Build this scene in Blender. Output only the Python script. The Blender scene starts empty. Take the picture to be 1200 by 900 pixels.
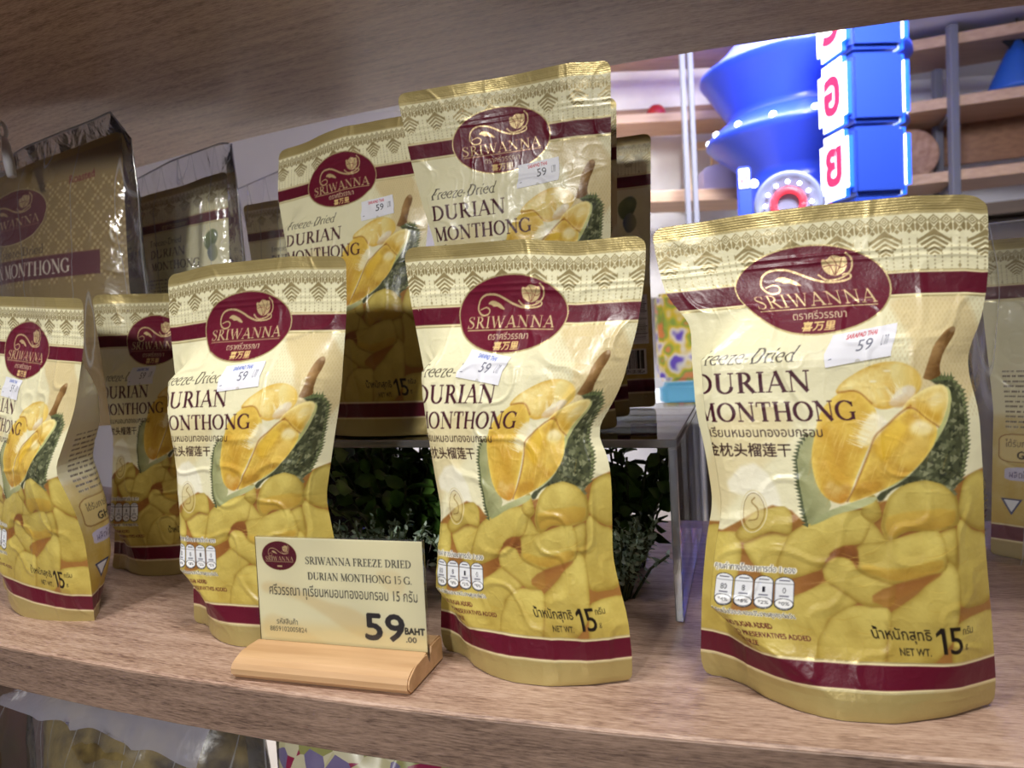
import bpy, bmesh, math, random
import numpy as np
from mathutils import Vector, Matrix

# ------------------------------------------------------------------ camera, light, exposure
sc = bpy.context.scene
COL = sc.collection
CAM_H, PITCH, ROLL, F_PX = .1678, .0653, -.0593, 850.0
fw = Vector((0, math.cos(PITCH), -math.sin(PITCH))); rt0 = Vector((1, 0, 0)); up0 = rt0.cross(fw)
rt = rt0 * math.cos(ROLL) + up0 * math.sin(ROLL); up = up0 * math.cos(ROLL) - rt0 * math.sin(ROLL)
cam_d = bpy.data.cameras.new('camera'); cam = bpy.data.objects.new('camera', cam_d); COL.objects.link(cam)
cam.matrix_world = Matrix(((rt.x, up.x, -fw.x, 0), (rt.y, up.y, -fw.y, 0), (rt.z, up.z, -fw.z, CAM_H), (0, 0, 0, 1)))
cam_d.sensor_width = 36; cam_d.lens = F_PX / 1200 * 36; cam_d.clip_start = .02; cam_d.clip_end = 60
cam_d.dof.use_dof = True; cam_d.dof.focus_distance = .40; cam_d.dof.aperture_fstop = 14
sc.camera = cam
sc.view_settings.view_transform = 'Standard'; sc.view_settings.look = 'None'
sc.view_settings.gamma = 1; sc.view_settings.use_curve_mapping = False
sc.view_settings.exposure = 0.18
w = bpy.data.worlds.new('World'); sc.world = w; w.use_nodes = True
bg = w.node_tree.nodes['Background']; bg.inputs[0].default_value = (.92, .94, 1, 1); bg.inputs[1].default_value = .02

def area_light(name, loc, target, size, size_y, power, col, spread=180):
    d = bpy.data.lights.new(name, 'AREA'); d.shape = 'RECTANGLE'; d.size = size; d.size_y = size_y
    d.energy = power; d.color = col; d.spread = math.radians(spread)
    o = bpy.data.objects.new(name, d); COL.objects.link(o); o.location = loc
    o.rotation_euler = (Vector(target) - Vector(loc)).to_track_quat('-Z', 'Y').to_euler()
    return o
area_light('ceiling_lamp_right', (.30, -.20, 1.5), (.2, .30, 0), .30, .20, 13, (1, .97, .92))
area_light('ceiling_lamp_left', (-.55, .0, 1.5), (-.25, .42, 0), .30, .20, 10, (1, .97, .92))
sd = bpy.data.lights.new('ceiling_spotlight', 'SPOT'); sd.energy = 215; sd.color = (1, .98, .93); sd.spot_size = math.radians(14.5); sd.spot_blend = .35; sd.shadow_soft_size = .16
so = bpy.data.objects.new('ceiling_spotlight', sd); COL.objects.link(so); so.location = (-1.35, -2.5, 1.24); so.rotation_euler = (Vector((-.13, .42, .15)) - so.location).to_track_quat('-Z', 'Y').to_euler()
area_light('store_lamp_back', (1.2, 3.4, 1.8), (1.2, 3.4, 0), 2.0, 1.6, 84, (.95, .96, 1), 95)
area_light('store_lamp_back_left', (-1.0, 3.8, 1.8), (-1.0, 3.8, 0), 1.6, 1.6, 52, (1, .97, .93), 95)
area_light('store_lamp_aisle', (1.0, 1.7, 1.8), (1.5, 3.6, .5), .6, .6, 58, (.95, .96, 1), 110)

# ------------------------------------------------------------------ helpers
MM = .001
def s2l(c):
    c = np.asarray(c, dtype=np.float64)
    return np.where(c <= .04045, c / 12.92, ((c + .055) / 1.055) ** 2.4)
def rgb(r, g, b): return tuple(float(x) for x in s2l(np.array([r, g, b]) / 255.0)) + (1.0,)

def mat(name, col=None, rough=.5, metal=0.0, **kw):
    m = bpy.data.materials.new(name); m.use_nodes = True
    p = m.node_tree.nodes['Principled BSDF']
    if col is not None: p.inputs['Base Color'].default_value = col
    p.inputs['Roughness'].default_value = rough; p.inputs['Metallic'].default_value = metal
    for k, v in kw.items(): p.inputs[k.replace('_', ' ')].default_value = v
    return m
def nodes(m): return m.node_tree.nodes, m.node_tree.links, m.node_tree.nodes['Principled BSDF']
def noisy(name, c1, c2, scale, rough=.5, bump=0.0, metal=0.0, detail=4, stretch=(1, 1, 1), coord='Object'):
    m = mat(name, c1, rough, metal); n, l, p = nodes(m)
    tc = n.new('ShaderNodeTexCoord'); mp = n.new('ShaderNodeMapping'); mp.inputs['Scale'].default_value = stretch
    nz = n.new('ShaderNodeTexNoise'); nz.inputs['Scale'].default_value = scale; nz.inputs['Detail'].default_value = detail
    l.new(tc.outputs[coord], mp.inputs[0]); l.new(mp.outputs[0], nz.inputs['Vector'])
    r = n.new('ShaderNodeValToRGB'); r.color_ramp.elements[0].position = .35; r.color_ramp.elements[1].position = .65
    r.color_ramp.elements[0].color = c1; r.color_ramp.elements[1].color = c2
    l.new(nz.outputs[0], r.inputs[0]); l.new(r.outputs[0], p.inputs['Base Color'])
    if bump:
        b = n.new('ShaderNodeBump'); b.inputs['Strength'].default_value = bump; b.inputs['Distance'].default_value = .002
        l.new(nz.outputs[0], b.inputs['Height']); l.new(b.outputs[0], p.inputs['Normal'])
    return m

def link(o, parent=None):
    COL.objects.link(o)
    if parent is not None: o.parent = parent
    return o
def mesh_obj(name, verts, faces, mats, parent=None, smooth=False, fmat=None):
    me = bpy.data.meshes.new(name); me.from_pydata([tuple(v) for v in verts], [], [tuple(f) for f in faces])
    for m in (mats if isinstance(mats, (list, tuple)) else [mats]): me.materials.append(m)
    if smooth: me.polygons.foreach_set('use_smooth', np.ones(len(me.polygons), dtype=bool))
    if fmat is not None: me.polygons.foreach_set('material_index', np.asarray(fmat, dtype=np.int32))
    me.update(); o = bpy.data.objects.new(name, me); return link(o, parent)
def bm_obj(name, bm, mats, parent=None, smooth=False):
    me = bpy.data.meshes.new(name); bmesh.ops.recalc_face_normals(bm, faces=bm.faces); bm.to_mesh(me); bm.free()
    for m in (mats if isinstance(mats, (list, tuple)) else [mats]): me.materials.append(m)
    if smooth: me.polygons.foreach_set('use_smooth', np.ones(len(me.polygons), dtype=bool))
    o = bpy.data.objects.new(name, me); return link(o, parent)
def add_box(bm, c, s, M=None, bevel=0.0, seg=2):
    r = bmesh.ops.create_cube(bm, size=1); vs = r['verts']
    bmesh.ops.scale(bm, vec=s, verts=vs); bmesh.ops.translate(bm, vec=c, verts=vs)
    if bevel:
        es = list({e for v in vs for e in v.link_edges})
        rb = bmesh.ops.bevel(bm, geom=es, offset=bevel, segments=seg, affect='EDGES'); vs = list({v for f in rb['faces'] for v in f.verts} | {v for v in vs if v.is_valid})
    if M is not None: bmesh.ops.transform(bm, matrix=M, verts=[v for v in vs if v.is_valid])
    return vs
def box(name, c, s, m, parent=None, bevel=0.0, M=None):
    bm = bmesh.new(); add_box(bm, c, s, M, bevel); return bm_obj(name, bm, m, parent)
def tube(bm, pts, r, seg=8, cap=True):
    pts = [Vector(p) for p in pts]; rings = []
    rs = r if isinstance(r, (list, tuple)) else [r] * len(pts)
    for i, p in enumerate(pts):
        t = (pts[min(i + 1, len(pts) - 1)] - pts[max(i - 1, 0)]).normalized()
        a = t.orthogonal().normalized() if i == 0 else (prev - t * prev.dot(t)).normalized()
        prev = a; b = t.cross(a)
        rings.append([bm.verts.new(p + (a * math.cos(k * 2 * math.pi / seg) + b * math.sin(k * 2 * math.pi / seg)) * rs[i]) for k in range(seg)])
    for i in range(len(rings) - 1):
        for k in range(seg): bm.faces.new((rings[i][k], rings[i][(k + 1) % seg], rings[i + 1][(k + 1) % seg], rings[i + 1][k]))
    if cap: bm.faces.new(rings[0][::-1]); bm.faces.new(rings[-1])
def lathe(bm, prof, seg=48, c=(0, 0, 0)):
    rings = []
    for r, z in prof:
        rings.append([bm.verts.new((c[0] + r * math.cos(k * 2 * math.pi / seg), c[1] + r * math.sin(k * 2 * math.pi / seg), c[2] + z)) for k in range(seg)])
    for i in range(len(rings) - 1):
        for k in range(seg): bm.faces.new((rings[i][k], rings[i][(k + 1) % seg], rings[i + 1][(k + 1) % seg], rings[i + 1][k]))
    bm.faces.new(rings[0][::-1]); bm.faces.new(rings[-1])
def tag(o, label, cat, group=None):
    o['label'] = label; o['category'] = cat
    if group: o['group'] = group
    return o
def thing(name, label, cat, loc=(0, 0, 0), rot=(0, 0, 0), group=None):
    o = bpy.data.objects.new(name, None); o.empty_display_size = .02; COL.objects.link(o)
    o.location = loc; o.rotation_euler = rot; return tag(o, label, cat, group)
def structure(o): o['kind'] = 'structure'; return o
# ------------------------------------------------------------------ printed artwork, drawn as colour fields
def value_noise(h, w_, cell, seed):
    rng = np.random.RandomState(seed); gh, gw = int(h / cell) + 3, int(w_ / cell) + 3
    g = rng.rand(gh, gw).astype(np.float32); y = np.arange(h) / cell; x = np.arange(w_) / cell
    yi = y.astype(int); xi = x.astype(int); fy = y - yi; fx = x - xi
    fy = (fy * fy * (3 - 2 * fy))[:, None]; fx = (fx * fx * (3 - 2 * fx))[None]
    a = g[yi][:, xi]; b = g[yi][:, xi + 1]; c = g[yi + 1][:, xi]; d = g[yi + 1][:, xi + 1]
    return ((a * (1 - fx) + b * fx) * (1 - fy) + (c * (1 - fx) + d * fx) * fy).astype(np.float32)
def chaikin(p, n=2, k=.25):
    p = np.asarray(p, float)
    for _ in range(n):
        q = np.roll(p, -1, 0); p = np.stack([(1 - k) * p + k * q, k * p + (1 - k) * q], 1).reshape(-1, 2)
    return p
def catmull(p, n=8):
    p = np.asarray(p, float); P = np.vstack([2 * p[0] - p[1], p, 2 * p[-1] - p[-2]]); out = []
    for i in range(1, len(P) - 2):
        for t in np.linspace(0, 1, n, endpoint=False):
            a, b, c, d = P[i - 1:i + 3]
            out.append(.5 * (2 * b + (c - a) * t + (2 * a - 5 * b + 4 * c - d) * t * t + (3 * b - a - 3 * c + d) * t ** 3))
    out.append(p[-1]); return np.array(out)
def boxblur(a, r):
    if r < 1: return a
    for ax in (0, 1):
        c = np.cumsum(np.pad(a, [(r + 1, r) if k == ax else (0, 0) for k in range(2)], mode='edge'), axis=ax)
        n = a.shape[ax]; a = (np.take(c, np.arange(2 * r + 1, 2 * r + 1 + n), ax) - np.take(c, np.arange(n), ax)) / (2 * r + 1)
    return a
class Art:
    def __init__(s, W, H, S=8, base=(240, 230, 190)):
        s.W, s.H, s.S = W, H, S; s.h, s.w = int(round(H * S)), int(round(W * S))
        s.a = np.zeros((s.h, s.w, 4), np.float32); s.a[..., :3] = np.array(base) / 255.0
    def mask(s, polys, pad=0):
        S = s.S; allp = np.vstack(polys) * S
        x0, y0 = np.floor(allp.min(0)).astype(int) - 1 - pad; x1, y1 = np.ceil(allp.max(0)).astype(int) + 2 + pad
        x0, y0 = max(x0, 0), max(y0, 0); x1, y1 = min(x1, s.w), min(y1, s.h)
        if x1 <= x0 or y1 <= y0: return None
        X = (np.arange(x0, x1) + .5)[None, :]; Y = (np.arange(y0, y1) + .5)[:, None]
        m = np.zeros((y1 - y0, x1 - x0), bool)
        for p in polys:
            p = np.asarray(p, float) * S; q = np.roll(p, -1, 0); k = np.zeros_like(m)
            for (ax, ay), (bx, by) in zip(p, q):
                if ay == by: continue
                r0 = max(int(math.ceil(min(ay, by) - .5)) - y0, 0); r1 = min(int(math.ceil(max(ay, by) - .5)) - y0, m.shape[0])
                if r1 <= r0: continue
                yy = Y[r0:r1]; k[r0:r1] ^= X < (bx - ax) * (yy - ay) / (by - ay) + ax
            m |= k
        return m.astype(np.float32), (x0, y0, x1, y1)
    def put(s, m, bb, col, alpha=1.0, metal=None):
        x0, y0, x1, y1 = bb; t = s.a[y0:y1, x0:x1]; k = (m * alpha)[..., None]
        c = np.asarray(col, np.float32) / 255.0
        t[..., :3] = t[..., :3] * (1 - k) + c * k
        if metal is not None: t[..., 3:] = t[..., 3:] * (1 - k) + metal * k
    def fill(s, polys, col, alpha=1.0, soft=0.0, metal=0.0):
        if not isinstance(polys, list) or np.ndim(polys[0]) == 1: polys = [polys]
        polys = [np.asarray(p, float) for p in polys]
        r = int(round(soft * s.S)); q = s.mask(polys, 2 * r)
        if q is None: return
        m, bb = q
        if r: m = boxblur(boxblur(m, r), max(r // 2, 1))
        s.put(m, bb, col, alpha, metal)
    def shade(s, poly, c0, c1, d, soft=.15, tex=0.0, seed=0, alpha=1.0, rad=0.0):
        """a printed picture element: a colour blend across a polygon along direction d"""
        poly = np.asarray(poly, float); r = max(int(round(soft * s.S)), 0); q = s.mask([poly], 2 * r)
        if q is None: return
        m, bb = q; x0, y0, x1, y1 = bb
        if r: m = boxblur(m, r)
        X = (np.arange(x0, x1) + .5)[None] / s.S; Y = (np.arange(y0, y1) + .5)[:, None] / s.S
        t = X * d[0] + Y * d[1]; pr = poly @ np.array(d); t = np.clip((t - pr.min()) / (pr.max() - pr.min() + 1e-6), 0, 1)
        if rad:
            e = np.clip(1 - boxblur(boxblur(m, int(rad * s.S)), int(rad * s.S)), 0, 1) * 1.5; t = np.clip(t * .65 + e * .8, 0, 1)
        if tex: t = np.clip(t + (value_noise(*m.shape, 6.0 * s.S, seed) - .5) * tex + (value_noise(*m.shape, 1.2 * s.S, seed + 1) - .5) * tex * .3, 0, 1)
        c = np.array(c0)[None, None] * (1 - t[..., None]) + np.array(c1)[None, None] * t[..., None]
        s.put(m, bb, c, alpha, 0.0)
    def line(s, pts, w_, col, alpha=1.0, metal=0.0, closed=False):
        p = np.asarray(pts, float)
        ws = np.full(len(p), w_, float) if np.isscalar(w_) else np.asarray(w_, float)
        quads = []
        n = len(p) if closed else len(p) - 1
        for i in range(n):
            a, b = p[i], p[(i + 1) % len(p)]; d = b - a; L = np.hypot(*d)
            if L < 1e-6: continue
            nrm = np.array([-d[1], d[0]]) / L; e = d / L * .15 * ws[i]
            quads.append(np.array([a - e + nrm * ws[i] / 2, a - e - nrm * ws[i] / 2, b + e - nrm * ws[(i + 1) % len(p)] / 2, b + e + nrm * ws[(i + 1) % len(p)] / 2]))
        if quads: s.fill(quads, col, alpha, 0, metal)
    def ell(s, cx, cy, rx, ry, n=72):
        t = np.linspace(0, 2 * np.pi, n, endpoint=False); return np.stack([cx + rx * np.cos(t), cy + ry * np.sin(t)], 1)
    def field(s):
        a = s.a; h, w_ = a.shape[0] // 2 * 2, a.shape[1] // 2 * 2
        a = a[:h, :w_].reshape(h // 2, 2, w_ // 2, 2, 4).mean((1, 3)); a = a.copy(); a[..., :3] = s2l(a[..., :3]); s.f = a.astype(np.float32)
    def sample(s, U, V):
        f = s.f; k = s.S / 2; x = np.clip(U * k - .5, 0, f.shape[1] - 1.001); y = np.clip(V * k - .5, 0, f.shape[0] - 1.001)
        xi = x.astype(int); yi = y.astype(int); fx = (x - xi)[..., None]; fy = (y - yi)[..., None]
        return (f[yi, xi] * (1 - fx) + f[yi, xi + 1] * fx) * (1 - fy) + (f[yi + 1, xi] * (1 - fx) + f[yi + 1, xi + 1] * fx) * fy

# serif capitals drawn from strokes (unit cap height)
TK, TN = .15, .055
def _arc(cx, cy, rx, ry, a0, a1, n=22, tk=TK, tn=TN):
    t = np.radians(np.linspace(a0, a1, n)); return ('p', np.stack([cx + rx * np.cos(t), cy + ry * np.sin(t)], 1), tn + (tk - tn) * np.abs(np.cos(t)) ** 1.3)
def _l(x0, y0, x1, y1, w_): return ('p', np.array([(x0, y0), (x1, y1)], float), np.array([w_, w_]))
def _s(x, y, h=.14): return ('p', np.array([(x - h, y), (x + h, y)], float), np.array([.05, .05]))
B0, T0 = .025, .975
GLY = {
 'A': (.80, [_l(.08, B0, .40, 1, TN), _l(.39, 1, .71, B0, TK), _l(.2, .34, .58, .34, TN), _s(.08, B0, .12), _s(.71, B0, .13)]),
 'B': (.72, [_l(.18, B0, .18, T0, TK), _arc(.28, .74, .25, .235, -90, 90), _arc(.28, .265, .32, .24, -90, 90), _s(.18, B0), _s(.18, T0), _l(.1, .5, .3, .5, TN)]),
 'D': (.86, [_l(.19, B0, .19, T0, TK), _arc(.30, .5, .44, .475, -90, 90), _l(.05, T0, .32, T0, TN), _l(.05, B0, .32, B0, TN)]),
 'E': (.66, [_l(.19, B0, .19, T0, TK), _l(.05, T0, .56, T0, TN), _l(.05, B0, .6, B0, TN), _l(.2, .52, .46, .52, TN), _l(.56, .8, .56, T0, TN), _l(.6, B0, .62, .22, TN), _l(.46, .42, .46, .62, TN)]),
 'F': (.60, [_l(.19, B0, .19, T0, TK), _l(.05, T0, .54, T0, TN), _l(.2, .5, .44, .5, TN), _l(.54, .78, .54, T0, TN), _l(.44, .4, .44, .6, TN), _s(.19, B0)]),
 'G': (.92, [_arc(.48, .5, .41, .47, 45, 318), _l(.78, .06, .78, .42, TK * .9), _s(.77, .42), _l(.79, .7, .79, .92, TN)]),
 'H': (.95, [_l(.19, B0, .19, T0, TK), _l(.75, B0, .75, T0, TK), _l(.2, .5, .75, .5, TN), _s(.19, B0), _s(.19, T0), _s(.75, B0), _s(.75, T0)]),
 'I': (.40, [_l(.19, B0, .19, T0, TK), _s(.19, B0), _s(.19, T0)]),
 'M': (1.08, [_l(.13, B0, .19, T0, TN), _l(.19, T0, .52, .06, TK), _l(.52, .06, .86, T0, TN), _l(.87, T0, .91, B0, TK), _s(.13, B0, .11), _s(.91, B0), _s(.13, T0, .1), _s(.93, T0, .1)]),
 'N': (.97, [_l(.18, B0, .18, T0, TN), _l(.18, T0, .79, B0, TK), _l(.79, B0, .79, T0, TN), _s(.18, B0, .12), _s(.11, T0, .1), _s(.79, T0, .12)]),
 'O': (.95, [_arc(.47, .5, .38, .47, 0, 360, 40)]),
 'R': (.80, [_l(.19, B0, .19, T0, TK), _arc(.30, .735, .25, .24, -90, 90), _l(.05, T0, .32, T0, TN), _l(.2, .495, .32, .495, TN), _l(.38, .5, .70, .03, TK), _s(.19, B0), _s(.74, B0, .09)]),
 'S': (.62, [('p', catmull([(.50, .78), (.44, .93), (.30, .975), (.13, .89), (.11, .72), (.28, .56), (.46, .42), (.52, .24), (.42, .07), (.27, .02), (.12, .08), (.07, .24)], 5),
               np.interp(np.linspace(0, 1, 56), [0, .2, .35, .5, .62, .8, 1], [.05, .05, .11, .16, .13, .055, .05])), _l(.5, .74, .51, .98, TN), _l(.06, .02, .07, .28, TN)]),
 'T': (.76, [_l(.38, B0, .38, T0, TK), _l(.05, T0, .71, T0, TN), _l(.05, .76, .06, T0, TN), _l(.70, .76, .71, T0, TN), _s(.38, B0)]),
 'U': (.93, [_l(.19, .3, .19, T0, TK), _arc(.465, .31, .275, .29, 180, 360), _l(.74, .3, .74, T0, TN), _s(.19, T0), _s(.74, T0, .12)]),
 'W': (1.18, [_l(.1, T0, .36, .02, TK), _l(.36, .02, .60, T0, TN), _l(.56, T0, .82, .02, TK), _l(.82, .02, 1.07, T0, TN), _s(.1, T0, .12), _s(.58, T0, .1), _s(1.07, T0, .1)]),
 'Z': (.72, [_l(.08, T0, .62, T0, TN), _l(.58, .95, .1, .05, TK), _l(.08, B0, .64, B0, TN), _l(.08, .78, .08, T0, TN), _l(.64, B0, .64, .22, TN)]),
 'e': (.56, [_arc(.29, .33, .22, .3, 5, 318, 26, .12), _l(.1, .36, .5, .36, .045)]),
 'r': (.42, [_l(.16, B0, .16, .62, .11), _arc(.33, .42, .17, .19, 60, 170, 10, .06, .07), _s(.16, B0, .11), _l(.05, .6, .16, .62, .045)]),
 'z': (.50, [_l(.06, .61, .42, .61, TN), _l(.40, .59, .08, .04, .10), _l(.06, B0, .45, B0, TN), _l(.06, .5, .06, .62, .04), _l(.44, B0, .45, .14, .04)]),
 'i': (.30, [_l(.15, B0, .15, .62, .11), _s(.15, B0, .11), _l(.05, .6, .15, .62, .045), _l(.15, .82, .15, .93, .12)]),
 'd': (.62, [_arc(.29, .32, .21, .3, 0, 360, 30, .11), _l(.5, B0, .5, 1.04, .10), _l(.4, 1.01, .5, 1.03, .045), _s(.55, B0, .07)]),
 '-': (.36, [_l(.05, .32, .3, .32, .06)]), '.': (.26, [_l(.12, 0, .12, .11, .12)]), ' ': (.32, []),
 '1': (.55, [_l(.29, B0, .29, .98, .11), _s(.29, B0, .14), _l(.14, .88, .29, .98, .05)]),
 '5': (.60, [_l(.14, .97, .5, .97, .07), _l(.14, .97, .12, .55, .05), ('p', catmull([(.12, .55), (.3, .62), (.48, .45), (.48, .22), (.32, .04), (.1, .05)], 5), np.full(26, .08))]),
}
def serif(art, text, u0, v0, cap, width=None, col=(40, 30, 30), metal=0.0, rot=0.0, gap=.02, bold=1.0, alpha=1.0):
    tot = sum(GLY[c][0] + gap for c in text) * cap; kx = (width / tot) if width else 1.0
    x = 0.0; quads = []; cr, sr = math.cos(rot), math.sin(rot)
    for c in text:
        adv, prim = GLY[c]
        for _, pts, ws in prim:
            p = np.stack([(pts[:, 0] + x) * cap * kx, pts[:, 1] * cap], 1); w_ = ws * cap * bold
            for i in range(len(p) - 1):
                a, b = p[i], p[i + 1]; d = b - a; L = np.hypot(*d)
                if L < 1e-6: continue
                n_ = np.array([-d[1], d[0]]) / L; e = d / L * .1 * w_[i]
                q = np.array([a - e + n_ * w_[i] / 2, a - e - n_ * w_[i] / 2, b + e - n_ * w_[i + 1] / 2, b + e + n_ * w_[i + 1] / 2])
                quads.append(np.stack([u0 + q[:, 0] * cr - q[:, 1] * sr, v0 + q[:, 0] * sr + q[:, 1] * cr], 1))
        x += adv + gap
    art.fill(quads, col, alpha, 0, metal)
_tc = {}
def text_tris(text, off=0.0):
    key = (text, off)
    if key not in _tc:
        cu = bpy.data.curves.new('t', 'FONT'); cu.body = text; cu.offset = off; cu.resolution_u = 3; o = bpy.data.objects.new('t', cu); COL.objects.link(o)
        bpy.context.view_layer.update(); dg = bpy.context.evaluated_depsgraph_get()
        me = bpy.data.meshes.new_from_object(o.evaluated_get(dg)); me.calc_loop_triangles()
        v = np.array([q.co[:2] for q in me.vertices]) if len(me.vertices) else np.zeros((0, 2))
        t = np.array([q.vertices[:] for q in me.loop_triangles]) if len(me.loop_triangles) else np.zeros((0, 3), int)
        bpy.data.meshes.remove(me); bpy.data.objects.remove(o); bpy.data.curves.remove(cu); _tc[key] = (v, t)
    return _tc[key]
def sans(art, text, u0, v0, u1, v1, col=(30, 25, 25), metal=0.0, bold=0.0, alpha=1.0, skew=0.0):
    v, t = text_tris(text)
    if not len(t): return
    mn, mx = v.min(0), v.max(0); k = np.array([(u1 - u0), (v1 - v0)]) / (mx - mn); p = (v - mn) * k
    p[:, 0] += p[:, 1] * skew; p += (u0, v0)
    art.fill([p[q] for q in t], col, alpha, 0, metal)
    if bold:
        for dx, dy in ((bold, 0), (-bold, 0), (0, bold), (0, -bold)): art.fill([p[q] + (dx, dy) for q in t], col, alpha, 0, metal)

CREAM, GOLD, GOLDL, MAROON, INK = (236, 230, 192), (170, 152, 98), (204, 188, 136), (94, 16, 38), (44, 28, 30)
def pattern_top(A, top=210.0):
    rng = np.random.RandomState(5); W = A.W
    A.fill([(0, top - 6.0), (W, top - 6.0), (W, top), (0, top)], (178, 160, 106), metal=.4)
    for k in range(6): A.line([(0, top - .6 - k * .9), (W, top - .6 - k * .9)], .22, (160, 142, 90), metal=.4)
    A.fill([(0, top - 7), (W, top - 7), (W, top - 6), (0, top - 6)], GOLDL, metal=.35)
    p = 4.62; G = (158, 142, 98); y = top - 9.4
    for i in range(-1, int(W / p) + 2):
        x = i * p
        for r, c in ((2.1, G), (1.45, CREAM), (.95, G), (.4, CREAM)):
            A.fill([(x - r * 1.05, y), (x, y - r), (x + r * 1.05, y), (x, y + r)], c, metal=.25 if c is G else 0)
        xx = x + p / 2; y2 = y - 3.2
        for sgn in (-1, 1):
            A.fill(chaikin([(xx + sgn * .2, y2 + 2.6), (xx + sgn * 1.9, y2 + .9), (xx + sgn * 1.5, y2 - .7), (xx + sgn * .2, y2 - 1.7)], 1), G, metal=.25)
        A.fill([(x - 1.0, y2 - 1.2), (x, y2 - 2.2), (x + 1.0, y2 - 1.2), (x, y2 - .2)], G, metal=.25)
        A.line([(xx - 2.2, y2), (xx, y2 + 3.1), (xx + 2.2, y2)], .3, G, metal=.25)
    for i in range(0, 8):
        x = 4.5 + i * 18.48
        for k, (w_, yy) in enumerate(((6.2, top - 14.2), (4.9, top - 16.4), (3.8, top - 18.5), (2.7, top - 20.5), (1.7, top - 22.2))):
            A.line([(x - w_, yy - w_ * .62), (x, yy), (x + w_, yy - w_ * .62)], 1.15 - .08 * k, G, metal=.25)
        A.fill([(x - 6.3, top - 17.8), (x, top - 13), (x + 6.3, top - 17.8), (x, top - 15.6)], G, metal=.25)
        for dx, y1 in ((0, 33), (-2.8, 29), (2.8, 30), (-6.3, 32), (6.3, 31), (9.24, 27)):
            yy = top - (24 if abs(dx) < 1 else 21.5 if abs(dx) < 5 else 17)
            while yy > top - y1:
                A.fill([(x + dx - .38, yy), (x + dx, yy - .55), (x + dx + .38, yy), (x + dx, yy + .55)], G, alpha=.8, metal=.25); yy -= 1.55
            A.fill([(x + dx - .75, yy), (x + dx, yy - 1.1), (x + dx + .75, yy), (x + dx, yy + 1.1)], G, alpha=.8, metal=.25)
def band(A, v0, v1):
    A.fill([(0, v0 - 1.3), (A.W, v0 - 1.3), (A.W, v1 + 1.3), (0, v1 + 1.3)], GOLDL, metal=.5)
    A.fill([(0, v0 - .75), (A.W, v0 - .75), (A.W, v1 + .75), (0, v1 + .75)], (232, 220, 172))
    A.fill([(0, v0), (A.W, v0), (A.W, v1), (0, v1)], MAROON)
def logo(A, cx, cy, rx, ry, full=True):
    k = rx / 33.0; kk = ry / 19.0
    A.fill(A.ell(cx, cy, rx, ry), GOLDL, metal=.5); A.fill(A.ell(cx, cy, rx - .7 * k, ry - .7 * k), (102, 18, 42))
    P = lambda pts: [(cx + x * k, cy + y * kk) for x, y in pts]
    G = (214, 190, 140)
    fl = catmull(P([(x, y + 1.3) for x, y in [(-19.0, 1.0), (-15.2, 2.0), (-13.0, .6), (-14.2, -1.4), (-17.8, -1.6), (-20.4, 1.2), (-19.2, 5.6), (-15.4, 8.0), (-9.3, 8.0), (-4, 6.0), (1, 3.4), (7, 1.4), (13, 1.3), (17, 2.3), (17.4, 3.8), (15.6, 4.4), (14.2, 3.8)]]), 6)
    A.line(fl, np.interp(np.linspace(0, 1, len(fl)), [0, .3, .6, 1], [.5, .9, 1.0, .55]) * k, G, metal=.4)
    A.fill(chaikin(P([(-14.5, 5.0), (-12, 6.6), (-9.5, 6.2), (-6, 4.6), (-2.8, 1.6), (-6.5, 2.6), (-8.5, 3.8), (-10.5, 3.4), (-12, 4.6)])), G, metal=.4)
    bud = chaikin(P([(6.6, 12.6), (8.6, 11.6), (10.6, 13.6), (13, 13.2), (15, 12.4), (16.3, 13), (17, 9.4), (15, 6.0), (11, 4.6), (7.4, 6.6), (6.4, 9.4)]))
    A.fill(bud, G, metal=.4)
    for a, b, c in (((8, 11.5), (10, 9), (11, 5.2)), ((10.6, 13), (12.3, 9.6), (11.4, 5.4)), ((14.8, 12), (13.6, 8.6), (11.6, 5.4)), ((7, 9), (9.4, 9.4), (12.2, 9.2)), ((16.6, 9.4), (14.4, 8.2), (12.4, 9.4))):
        A.line(catmull(P([a, b, c]), 5), .32 * k, (128, 60, 50))
    A.line(catmull(P([(16.4, 14.2), (18.6, 11.6), (18, 7.2), (14.2, 4.2), (8, 3.4), (4.4, 6.0)]), 6), .75 * k, G, metal=.4)
    serif(A, 'SRIWANNA', cx - 26.6 * k, cy - 6.6 * kk, 5.6 * kk, 53 * k, (222, 200, 150), .4, gap=.06, bold=.95)
    A.line(P([(-26, -7.6), (26, -7.6)]), .35 * k, G, metal=.4)
    if full:
        sans(A, 'ตราศรีวรรณา', cx - 12 * k, cy - 12.2 * kk, cx + 12 * k, cy - 8.6 * kk, (216, 196, 160))
        sans(A, '喜万里', cx - 7.4 * k, cy - 17.0 * kk, cx + 7.4 * k, cy - 13.2 * kk, (226, 196, 130), bold=.12)

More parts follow.
